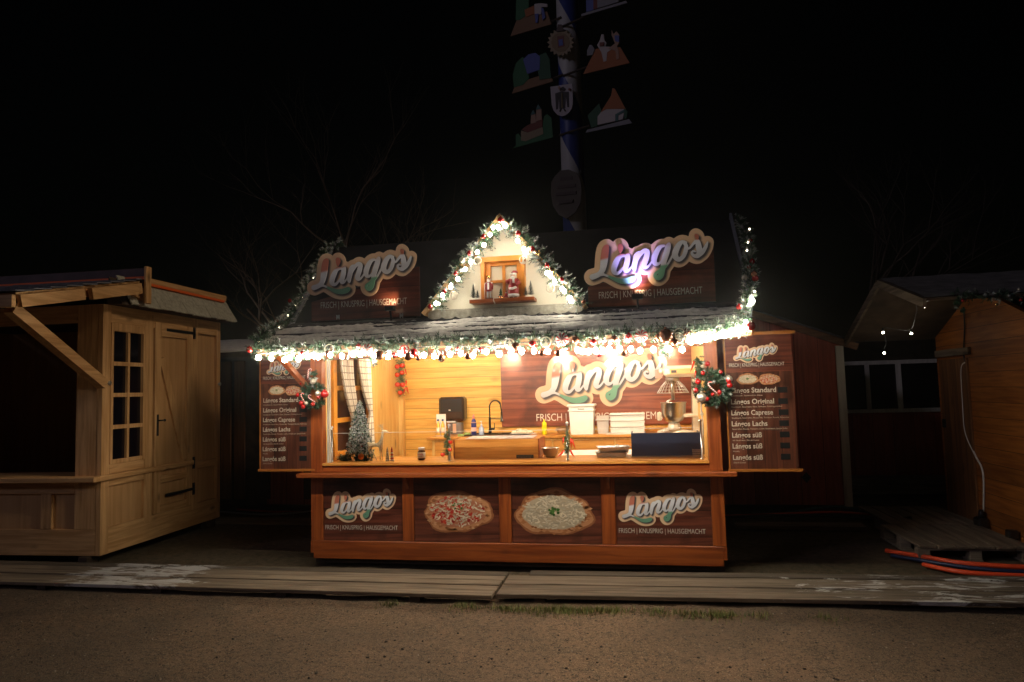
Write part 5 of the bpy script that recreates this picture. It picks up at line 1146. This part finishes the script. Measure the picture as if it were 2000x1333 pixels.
b = MB(); b.prism([(-.7, 2.70), (.25, 2.86), (.42, 2.80), (.42, 3.03), (-1.25, 2.665)], .10, .16, Matrix(((0, 1, 0, 0), (1, 0, 0, 0), (0, 0, 1, 0), (0, 0, 0, 1)))); b.build('hood_cheek', m_natx, LS)
# skirt roof along the side
b = MB(); r = random.Random(44)
for row, (x_, z_) in enumerate(((.16, 2.745), (.075, 2.885))):
    y = .20
    while y < 2.28:
        w_ = min(r.uniform(.10, .15), 2.30-y)
        if w_ < .02: break
        k = r.uniform(-.008, .006); dx, dz = -.105, .19
        vs = [(x_+.01, y+.002, z_+k), (x_+.01, y+w_-.002, z_+k+.004), (x_+dx, y+w_-.002, z_+dz), (x_+dx, y+.002, z_+dz)]; vs += [(p+.012, q, t+.008) for p, q, t in vs]
        b.add(vs, [(3, 2, 1, 0), (4, 5, 6, 7), (0, 1, 5, 4), (2, 3, 7, 6), (1, 2, 6, 5), (3, 0, 4, 7)]); y += w_
b.build('side_shingle', m_shing, LS)
b = MB(); b.beam((.0, .40, 3.085), (.0, 2.26, 3.085), .07, .07); b.build('top_rail', m_naty, LS)
b = MB(); b.beam((.012, .40, 3.045), (.012, 2.20, 3.035), .07, .03); b.build('strap', m_strap, LS)
b = MB(); b.add([(.14, .1, 2.742), (.14, 2.29, 2.742), (-.05, 2.29, 2.742), (-.05, .1, 2.742), (-.03, .1, 3.05), (-.03, 2.29, 3.05)], [(0, 1, 2, 3), (0, 4, 5, 1), (3, 2, 5, 4), (0, 3, 4), (1, 5, 2)]); b.build('skirt_core', m_darkw, LS)
b = MB(); slab(b, (.45, 3.03), (1.3, 3.12), -3.25, -.04, .03); slab(b, (1.3, 3.12), (2.3, 2.75), -3.25, -.04, .03); b.build('main_roof', m_shin, LS)

# ================================================================ dark stall behind, on the left
t = thing('dark_stall', 'dark closed brown stall with snowy roof behind, left of the menu board', 'market stall', (-4.5, 2.9, 0))
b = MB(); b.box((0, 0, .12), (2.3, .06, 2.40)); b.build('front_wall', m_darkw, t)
for x0, x1 in ((1.56, 1.72), (1.78, 1.95), (2.22, 2.36), (2.9, 3.1)):
    b = MB(); b.box((x0, -.03, .2), (x1, 0, 2.25), .003); b.build('upright_board', m_orange_d if x0 < 2.2 else m_darkw, t)
b = MB(); b.box((2.3, 0, .12), (4.1, .06, 2.40)); b.build('front_wall', m_red, t)
b = MB()
def rf(u, v):
    x = -.3+4.6*u; y = -.42+1.4*v; return (x, y, 2.40+.30*v+.015*noise.noise(Vector((x*3, y*4, 1)))-.08*u)
b.grid(rf, 80, 20); b.build('snowy_roof', m_snow, t)
b = MB(); b.box((-.3, -.44, 2.28), (4.3, -.40, 2.36)); b.build('fascia', m_darkw, t)
def cable(lab, pts, r_, m, grp='cables lying behind the stalls', nm='cable', cat='cable'):
    b = MB(); b.tube(spline(pts, 8), r_, 8); return tag(b.build(nm, m), lab, cat, grp)
cable('pale grey cable snaking between left stall and bright stall', [(-3.4, 2.75, .06), (-2.9, 2.70, .05), (-2.3, 2.62, .03), (-1.9, 2.56, .04), (-1.4, 2.75, .06), (-.6, 2.9, .22), (.0, 2.95, .3)], .012, m_hose_g)
cable('black cable lying beside the pale grey one on the left', [(-3.4, 2.85, .03), (-2.7, 2.8, .04), (-2.0, 2.7, .03), (-1.0, 2.8, .05), (-.1, 2.9, .05)], .016, m_hose_k)
cable('short red hose visible between left stall and bright stall', [(-2.6, 2.76, .07), (-2.2, 2.72, .055), (-1.9, 2.70, .05), (-1.5, 2.8, .03)], .014, mat('dull red hose', (.45, .05, .03), .5))

# ================================================================ dark red hut right
t = thing('red_hut', 'dark red boarded hut with white corner trim right of the stall', 'hut', (3.55, 3.05, 0))
b = MB(); b.prism([(0, .12), (2.33, .12), (2.33, 2.155), (.85, 2.735), (0, 3.05)], 0, .05); b.build('gable_wall', m_red, t)
b = MB(); b.box((2.29, .05, .12), (2.33, 3.0, 2.15)); b.build('side_wall', m_red, t)
b = MB(); b.box((2.24, -.02, .10), (2.34, -.001, 2.16), .003); b.build('corner_trim', m_trimw, t)
b = MB(); b.beam((.0, -.035, 3.10), (2.50, -.035, 2.135), .05, .085); b.build('rake_board', m_brownw, t)
b = MB(); b.add([(0, -.06, 3.15), (2.52, -.06, 2.18), (2.52, 3.1, 2.18), (0, 3.1, 3.15), (0, -.06, 3.17), (2.52, -.06, 2.20), (2.52, 3.1, 2.20), (0, 3.1, 3.17)], [(0, 1, 2, 3), (7, 6, 5, 4), (0, 4, 5, 1), (1, 5, 6, 2), (2, 6, 7, 3), (3, 7, 4, 0)]); b.build('roof', m_shin, t)
b = MB(); b.prism([(1.80, .40), (1.86, .47), (1.80, .54), (1.74, .47)], -.006, -.001); b.build('vent_hole', m_black, t)

# ================================================================ far red hut with white frames
t = thing('framed_hut', 'far dark hut with white window frames between the huts on the right', 'hut', (5.9, 5.0, 0))
b = MB(); b.box((0, 0, .25), (2.6, .06, 2.3)); b.build('front_wall', m_darkw, t)
b = MB(); b.box((0, -.01, .25), (2.6, 0, 1.2)); b.build('lower_boards', m_red, t)
b = MB()
for a_, c_ in (((.4, -.05, 1.94), (2.6, -.01, 2.0)), ((.4, -.05, 1.20), (2.6, -.01, 1.26)), ((.80, -.05, 1.26), (.86, -.01, 1.94)), ((1.24, -.05, 1.26), (1.31, -.01, 1.94)), ((2.3, -.05, 1.26), (2.36, -.01, 1.94))): b.box(a_, c_, .003)
b.build('window_frame', m_trimw, t)
b = MB(); b.box((.4, -.009, 1.26), (2.6, -.004, 1.94)); b.build('pane', mat('black pane', (.01, .008, .008), .1), t)
b = MB(); b.box((-.1, -.5, 2.3), (2.8, .8, 2.36)); b.build('roof', m_shin, t)
b = MB(); b.box((.3, -.4, .02), (2.6, -.02, .25)); b.build('step', m_oldw, t)

# ================================================================ right stall
RS = thing('orange_stall', 'orange glazed plank stall at the right edge with snowy gable roof', 'market stall', (6.85, 0, 0))
b = MB(); b.box((0, .45, .10), (.06, 2.70, 2.20)); b.prism([(.45, 2.20), (2.70, 2.20), (1.62, 2.66)], 0, .06, Matrix(((0, 1, 0, 0), (1, 0, 0, 0), (0, 0, 1, 0), (0, 0, 0, 1)))); b.build('side_wall', m_orange, RS)
b = MB(); b.box((.06, .45, .1), (3.5, .5, 2.2)); b.build('front_wall', m_orange, RS)
b = MB(); b.box((.06, 2.66, .1), (3.5, 2.70, 2.2)); b.build('back_wall', m_orange, RS)
b = MB(); b.box((-.02, 1.88, .12), (-.001, 2.60, 1.92), .003); b.build('door', m_orange_d, RS)
b = MB(); b.box((-.035, 1.80, 1.955), (-.001, 2.66, 2.035), .003); b.build('lintel', m_oldy, RS)
b = MB(); b.box((-.03, .42, .03), (-.001, 2.72, .10), .003); b.build('sill_plank', m_oldy, RS)
b = MB(); b.box((-.05, 2.52, 1.12), (-.021, 2.55, 1.22)); b.build('door_handle', m_black, RS)
rfb = MB(); slab(rfb, (.45, 2.42), (1.62, 2.77), -.92, 3.6, .03); slab(rfb, (1.62, 2.77), (3.0, 2.20), -.92, 3.6, .03); rr_ = rfb.build('roof', mat('dark brown soffit boards', (.085, .055, .03), .8, var=.4, vscale=5), RS)
def rs(u, v):
    x = -.93+4.5*u; y = .44+1.19*v; return (x, y, 2.455+(y-.44)*.300+.012*noise.noise(Vector((x*5, y*6, 1)))+.008)
b = MB(); b.grid(rs, 120, 24); b.build('snow_cover', mat('grey snow', (.20, .185, .165), .9, var=.3, vscale=9, bump=.8), rr_)  # darker grey than the snow on the other roofs
for p_, q_ in (((.43, 2.40), (1.63, 2.76)), ((1.63, 2.76), (3.02, 2.19))):
    b = MB(); b.beam((-.94, p_[0], p_[1]), (-.94, q_[0], q_[1]), .03, .085); b.build('rake_board', m_oldy, RS)
G2 = thing('garland', 'unlit snowy fir garland along the eave of the orange stall', 'garland', (0, 0, 0))
pa = [at(1862, 573, 1, .40), at(1900, 576, 1, .40), at(1940, 579, 1, .40), at(1970, 577, 1, .40), at(2000, 574, 1, .40), at(2060, 570, 1, .40)]
b = MB(); needles(b, pa, .085, 110, 71, .35, base=(.03, .06, .035), pale=(.35, .38, .36)); needles(b, [pa[0]+Vector((.04, 0, 0)), pa[0]+Vector((.05, 0, -.17))], .04, 60, 72, .1); b.build('foliage', m_needle, G2)
for px, py, m_ in ((1880, 588, m_red_b), (1947, 596, m_gld_b), (1994, 586, m_red_b), (1990, 565, m_slv_b)): bauble(G2, at(px, py, 1, .33), .014, m_)
t = thing('string_light', 'short string of four small bulbs under the orange stall overhang', 'string light')
m_b2 = mat('small lit bulb', (1, .93, .85), .3, emit=70, ec=(1, .88, .70))
pts = [at(1806, 599, 1, 1.0), at(1780, 652, 1, 2.15), at(1725, 650, 1, 2.0), at(1727, 690, 1, 2.4)]
for p in pts:
    b = MB(); b.ball((0, 0, 0), .012, 10); b.build('bulb', m_b2, t, p); b = MB(); b.tube([(0, 0, .017), (0, 0, .05)], .009, 8); b.build('socket', m_black, t, p)
b = MB(); up_ = Vector((0, 0, .05)); b.tube(spline([Vector((6.8, .9, 2.50)), pts[0]+up_, (pts[0]+pts[1])/2+Vector((0, 0, .10)), pts[1]+up_, (pts[1]+pts[2])/2+Vector((0, 0, .04)), pts[2]+up_, pts[3]+up_+Vector((0, -.1, .08)), pts[3]+up_], 6), .004, 5); b.build('cord', m_hose_k, t)
t = thing('power_cable', 'white cable running down the orange wall to a black plug box', 'cable')
b = MB(); X = 6.835; cp = [at(1886, 708, 0, X), at(1878, 722, 0, X), at(1881, 790, 0, X), at(1886, 845, 0, X), at(1905, 890, 0, X), at(1920, 925, 0, X), at(1921, 1000, 0, X)]; b.tube(spline(cp, 8), .010, 8); b.build('cord', m_cablew, t)
b = MB(); cp = [at(1882, 600, 0, X), at(1884, 640, 0, X), at(1882, 690, 0, X), at(1886, 708, 0, X)]; b.tube(spline(cp, 6), .008, 6); b.build('upper_cord', m_hose_k, t)
pb = at(1918, 1024, 0, 6.78)
b = MB(); b.box((pb.x-.06, pb.y-.07, pb.z-.07), (pb.x+.05, pb.y+.07, pb.z+.07), .02); b.tube([(pb.x, pb.y, pb.z+.07), (pb.x, pb.y, pb.z+.15)], [.035, .02], 10); b.build('plug_box', m_blackp, t)
t = thing('socket_adapter', 'black plug adapter with blue cable low on the orange wall', 'plug'); pb = at(1975, 1045, 0, 6.78)
b = MB(); b.box((pb.x-.04, pb.y-.05, pb.z-.04), (pb.x+.05, pb.y+.04, pb.z+.05), .012); b.build('housing', m_blackp, t)
b = MB(); b.tube(spline([at(1925, 1040, 0, 6.76), at(1945, 1048, 0, 6.75), at(1962, 1058, 0, 6.76), pb], 6), .014, 8); b.build('blue_cord', m_hose_b, t)
# pallets used as a step
def pallet(lab, x, y, rz, w_, d_):
    t = thing('pallet', lab, 'pallet', (x, y, 0), rz, 'pallets before the orange stall')
    n = 6
    for i in range(n): b = MB(); q = w_/n; b.box((i*q+.006, rnd.uniform(-.01, .01), .122), ((i+1)*q-.010, d_+rnd.uniform(-.01, .01), .144), .002); b.build('slat', m_oldy, t)
    for y_ in (.02, d_/2-.05, d_-.12): b = MB(); b.box((0, y_, .10), (w_, y_+.10, .121)); b.build('stringer', m_oldw, t)
    for x_ in (0, w_/2-.05, w_-.10):
        for y_ in (.02, d_/2-.05, d_-.12): b = MB(); b.box((x_, y_, .022), (x_+.10, y_+.10, .099)); b.build('block', m_oldw, t)
    for x_ in (0, w_/2-.05, w_-.10): b = MB(); b.box((x_, 0, 0), (x_+.1, d_, .02)); b.build('skid', m_oldw, t)
pallet('nearer wooden pallet lying as a step before the orange stall', 5.80, .66, .02, .98, 1.03)
pallet('farther wooden pallet lying behind the nearer one by the orange stall', 5.90, 1.72, .02, .92, 1.10)
cable('orange hose curving out of the near pallet to the right edge', [(5.6, .95, .03), (5.88, .64, .04), (6.05, .48, .04), (6.3, .40, .04), (6.8, .33, .04), (7.6, .3, .04)], .022, m_hose_o, 'hoses and cables at the near pallet', 'hose', 'hose')
cable('second orange hose below the first at the right edge', [(5.75, .45, .025), (5.95, .20, .03), (6.3, .12, .03), (6.9, .08, .03), (7.6, .1, .03)], .020, m_hose_o, 'hoses and cables at the near pallet', 'hose', 'hose')
cable('dark blue cable running between the two orange hoses', [(5.6, .8, .02), (5.9, .48, .03), (6.15, .32, .03), (6.5, .24, .03), (7.6, .2, .03)], .018, m_hose_b, 'hoses and cables at the near pallet')
cable('orange cable stretched on the ground before the dark red hut', [(4.1, 2.7, .03), (4.7, 2.66, .06), (5.3, 2.72, .08), (5.7, 2.72, .085), (6.2, 2.65, .06), (6.7, 2.9, .04)], .014, m_hose_o)
cable('black cable lying just before the orange one at the red hut', [(4.0, 2.56, .03), (4.8, 2.57, .07), (5.5, 2.6, .06), (6.0, 2.4, .06), (6.2, 2.0, .16)], .018, m_hose_k)
cable('teal cable arching over the others at the red hut corner', [(4.9, 2.75, .04), (5.3, 2.85, .10), (5.65, 2.85, .13), (5.95, 2.75, .10), (6.15, 2.5, .05)], .013, mat('teal cable', (.04, .10, .10), .5))
cable('blue cable looping down beside the pallets', [(5.7, 2.8, .10), (6.0, 2.62, .10), (6.1, 2.35, .05), (6.0, 2.1, .03), (6.05, 1.8, .03)], .012, m_hose_b)

# ================================================================ maypole
MP = Vector((2.2, 6.0, 0)); RZ = -R(28); DX = Vector((math.cos(RZ), math.sin(RZ), 0)); NN = Vector((-math.sin(RZ), math.cos(RZ), 0))
m_pole = bpy.data.materials.new('white blue spiral paint'); nt, b_ = _bs(m_pole)
tc = nt.nodes.new('ShaderNodeTexCoord'); sp = nt.nodes.new('ShaderNodeSeparateXYZ'); nt.links.new(tc.outputs['Object'], sp.inputs[0])
an = M_(nt, 'ARCTAN2', sp.outputs[1], sp.outputs[0])
v = M_(nt, 'FRACT', M_(nt, 'ADD', M_(nt, 'DIVIDE', M_(nt, 'ADD', sp.outputs[2], 1.264), 2.70), M_(nt, 'DIVIDE', an, 6.28318)))
nt.links.new(mixc(nt, M_(nt, 'GREATER_THAN', v, .5), (.62, .60, .58), (.035, .06, .26)), b_.inputs['Base Color']); b_.inputs['Roughness'].default_value = .45
Mp = thing('maypole', 'tall white and blue spiral maypole with painted guild figures behind the stall', 'maypole', MP, RZ)
b = MB(); b.tube([(0, 0, 0), (0, 0, 14)], [.225, .20], 40); b.build('pole', m_pole, Mp)
pm = {}
def pmat(c):
    if c not in pm: pm[c] = mat('sign paint %d' % len(pm), c, .6)
    return pm[c]
def figure(name, polys, yo=-.25, A=None, arm=None):
    """painted wooden cut-outs; outline points found on the figure's own upright plane"""
    p0 = MP+NN*yo; root = None
    for i, (c, pts) in enumerate(polys):
        q = [atplane(x, y, p0, NN)-MP for x, y in pts]; pl = [(k.dot(DX), k.z) for k in q]
        b = MB(); b.prism(pl, yo-.006*i-.02, yo-.006*i); o = b.build(name if root is None else 'painted_detail', pmat(c), root or Mp)
        if root is None: root = o
    if arm:
        q = atplane(*arm, p0, NN)-MP; b = MB(); b.beam((0, yo+.03, q.z), (q.dot(DX), yo+.03, q.z), .03, .03); b.build('arm', m_darkw, root)
def A_(l): return [(980+x/7.143, y/7.143) for x, y in l]
def B_(l): return [(980+x/7.143, 130+y/7.143) for x, y in l]
brn, grn, dgr, wht, blu, org, skn, gry, mar, tea = (.26, .13, .05), (.015, .13, .035), (.010, .085, .03), (.60, .53, .50), (.10, .13, .42), (.42, .12, .02), (.45, .27, .18), (.28, .27, .29), (.20, .04, .02), (.06, .15, .14)
figure('guild_figure', [(brn, A_([(130, 515), (215, 290), (400, 200), (640, 170), (700, 345)])), (grn, A_([(205, 290), (215, -120), (390, -160), (385, 200), (260, 290)])), (org, A_([(330, 150), (460, 90), (480, 200), (350, 250)])), (wht, A_([(470, 70), (560, 60), (650, 70), (650, 110), (570, 110), (565, 210), (475, 215)])), (blu, A_([(480, 210), (530, 205), (520, 330), (490, 335)])), (blu, A_([(570, 130), (600, 130), (630, 260), (590, 300)]))], arm=(1060, 48))
figure('guild_figure', [(gry, A_([(1115, 205), (1740, 20), (1755, 50), (1120, 237)])), (blu, A_([(1190, 180), (1185, -60), (1290, -90), (1290, 150)])), (mar, A_([(1290, 140), (1290, -90), (1340, -110), (1350, 130)])), (gry, A_([(1350, 130), (1345, -110), (1700, -220), (1640, 40)]))], arm=(1150, 28))
figure('guild_figure', [(org, A_([(1143, 1043), (1320, 690), (1660, 665), (1790, 885)])), (wht, A_([(1400, 490), (1430, 490), (1440, 570), (1470, 610), (1450, 660), (1550, 665), (1540, 700), (1480, 740), (1470, 860), (1430, 870), (1400, 740), (1340, 640), (1380, 570)])), (skn, A_([(1545, 430), (1570, 490), (1610, 450), (1655, 500), (1655, 600), (1620, 650), (1640, 720), (1650, 830), (1610, 840), (1600, 720), (1500, 690), (1590, 620), (1545, 500)])), (gry, A_([(1240, 640), (1270, 640), (1310, 700), (1280, 780), (1205, 790), (1205, 720)])), (blu, A_([(1590, 510), (1655, 510), (1655, 600), (1600, 590)])), (mar, A_([(1385, 610), (1445, 605), (1440, 655), (1385, 660)]))], arm=(1145, 130))
figure('guild_figure', [(brn, [(1001, 184), (1006, 171), (1022, 160), (1058, 148), (1078, 152), (1081, 160)]), (grn, [(1005, 172), (1003, 148), (1009, 125), (1022, 112), (1032, 122), (1033, 140), (1035, 154), (1023, 167)]), (dgr, [(1056, 157), (1052, 140), (1053, 110), (1068, 104), (1075, 118), (1078, 154)]), (blu, [(1024, 118), (1034, 108), (1048, 105), (1057, 112), (1056, 138), (1032, 146)])], arm=(1080, 152))
figure('guild_figure', [(grn, B_([(160, 1145), (205, 1110), (205, 960), (240, 940), (280, 1000), (560, 900), (600, 700), (640, 670), (700, 720), (720, 990), (700, 1000)])), ((.34, .25, .14), B_([(280, 1040), (280, 900), (370, 930), (580, 850), (590, 950), (340, 1050)])), (mar, B_([(290, 890), (370, 830), (580, 740), (580, 850), (370, 930)])), (skn, B_([(420, 810), (425, 680), (485, 660), (495, 790)])), (skn, B_([(497, 780), (500, 610), (570, 600), (577, 750)])), (tea, B_([(422, 690), (455, 620), (488, 670)])), (tea, B_([(498, 615), (530, 540), (572, 605)]))], arm=(1090, 264))
figure('guild_figure', [(gry, B_([(1175, 930), (1200, 890), (1780, 740), (1825, 795)])), (dgr, B_([(1260, 865), (1210, 690), (1370, 520), (1400, 640), (1345, 720), (1340, 835)])), (wht, B_([(1350, 825), (1350, 710), (1400, 640), (1480, 600), (1730, 605), (1700, 745)])), (org, B_([(1395, 650), (1540, 420), (1560, 310), (1590, 320), (1740, 600), (1470, 605)])), (tea, B_([(1600, 680), (1730, 610), (1735, 640), (1640, 690), (1640, 770), (1600, 775)])), (dgr, B_([(1730, 600), (1775, 640), (1760, 735), (1725, 745)]))], arm=(1150, 245))
sun = []
for i in range(36):
    a = i*math.pi/18; q = 22 if i % 2 else 27
    sun.append((1096+q*.98*math.cos(a), 84+q*math.sin(a)*1.02))
figure('sun_emblem', [((.36, .27, .16), sun), ((.26, .17, .08), [(1096+18*math.cos(a*.5236), 84+19*math.sin(a*.5236)) for a in range(12)]), ((.20, .05, .04), [(1090, 73), (1103, 71), (1104, 92), (1092, 95)]), (blu, [(1093, 80), (1101, 78), (1102, 90), (1094, 92)]), ((.09, .05, .04), [(1089, 64), (1092, 50), (1099, 50), (1104, 62)])], -.30)
sh = [(686, 290), (993, 245), (1000, 520), (985, 590), (945, 650), (890, 690), (840, 700), (785, 680), (730, 620), (705, 540)]
blk, gld = (.03, .02, .022), (.22, .16, .06)
figure('monk_shield', [((.52, .46, .48), B_(sh)), (blk, B_([(800, 370), (850, 350), (900, 360), (945, 362), (950, 575), (925, 575), (905, 420), (895, 590), (815, 600), (808, 430), (795, 600), (768, 610), (755, 385)])), (blk, B_([(835, 310), (870, 290), (905, 325), (880, 350), (850, 345)])), (gld, B_([(850, 380), (862, 380), (866, 590), (848, 592)])), (blk, B_([(830, 600), (845, 598), (830, 640), (818, 640)])), (blk, B_([(875, 598), (890, 596), (910, 632), (896, 636)])), (mar, B_([(955, 315), (980, 320), (975, 350), (950, 345)])), (skn, B_([(808, 300), (830, 295), (838, 335), (815, 335)]))], -.30)
ov = [(1085, 345), (1096, 334), (1112, 332), (1127, 338), (1134, 352), (1137, 372), (1135, 396), (1125, 416), (1108, 428), (1092, 420), (1081, 402), (1077, 378), (1078, 356)]
figure('oval_shield', [((.085, .060, .040), ov), ((.05, .022, .018), [(1096, 348), (1120, 345), (1120, 352), (1096, 355)]), ((.05, .022, .018), [(1090, 364), (1126, 360), (1126, 366), (1090, 370)]), ((.05, .022, .018), [(1088, 378), (1128, 374), (1128, 380), (1088, 384)]), ((.05, .022, .018), [(1094, 394), (1122, 391), (1121, 397), (1095, 400)])], -.30)

# ================================================================ bare trees in the dark
m_bark = mat('bare bark', (.30, .20, .13), .9, var=.3, vscale=6)
m_bark_dim = mat('dimmed bark', (.10, .07, .05), .9)  # bark colour darkened so the right tree looks less lit
def tree(lab, x, y, h, seed, lean=0., spread=1., m_bark=m_bark):
    t = thing('bare_tree', lab, 'tree', (x, y, 0), 0, 'bare trees behind the market'); r = random.Random(seed)
    tb, cb = MB(), MB()
    def grow(p, d, L_, rad, lev):
        pts = [p]; n = 4 if lev < 3 else 3
        for i in range(n):
            d = (d+Vector((r.gauss(0, .13), r.gauss(0, .13), r.gauss(.05, .07)))).normalized(); p = p+d*L_/n; pts.append(p)
        (tb if lev == 0 else cb).tube(pts, [rad*(1-.55*i/n) for i in range(n+1)], 6 if lev < 2 else 4 if lev < 4 else 3, False)
        if lev >= 5: return
        for i in range(3 if lev < 4 else 4):
            k = r.randint(max(1, n-2), n) if lev else n; q = pts[k]; a = r.uniform(0, 6.28); s_ = r.uniform(.35, .85)*spread
            nd = (d+Vector((math.cos(a)*s_, math.sin(a)*s_, r.uniform(-.15, .25)))).normalized()
            grow(q, nd, L_*r.uniform(.62, .85), rad*.45*r.uniform(.75, 1.15), lev+1)
    grow(Vector((0, 0, 0)), Vector((lean, 0, 1)).normalized(), h*.30, h*.020, 0)
    tb.build('trunk', m_bark, t); cb.build('crown', m_bark, t)
tree('large bare tree rising in the dark behind the left roof sign', -1.3, 10.0, 10.5, 5, -.05, 1.)
tree('bare tree in the dark above the left wooden stall', -6.0, 11.5, 9.5, 12, .05, 1.1)
tree('faint bare tree in the dark between maypole and orange stall', 8.3, 13.5, 9.5, 23, -.05, 1., m_bark_dim)

# ================================================================ added thin volume: scatters a bloom-like glow round the bulbs
m_hz = bpy.data.materials.new('bloom volume'); m_hz.use_nodes = True; g = m_hz.node_tree; g.nodes.clear()
mo = g.nodes.new('ShaderNodeOutputMaterial'); pv = g.nodes.new('ShaderNodeVolumePrincipled'); pv.inputs['Color'].default_value = (.9, .88, .85, 1); pv.inputs['Density'].default_value = .0018; pv.inputs['Anisotropy'].default_value = .945
g.links.new(pv.outputs[0], mo.inputs['Volume'])
b = MB(); b.box((-62, -62, -1.6), (62, 62, 16)); tag(b.build('bloom_volume', m_hz), kind='stuff')
S.cycles.volume_bounces = 0
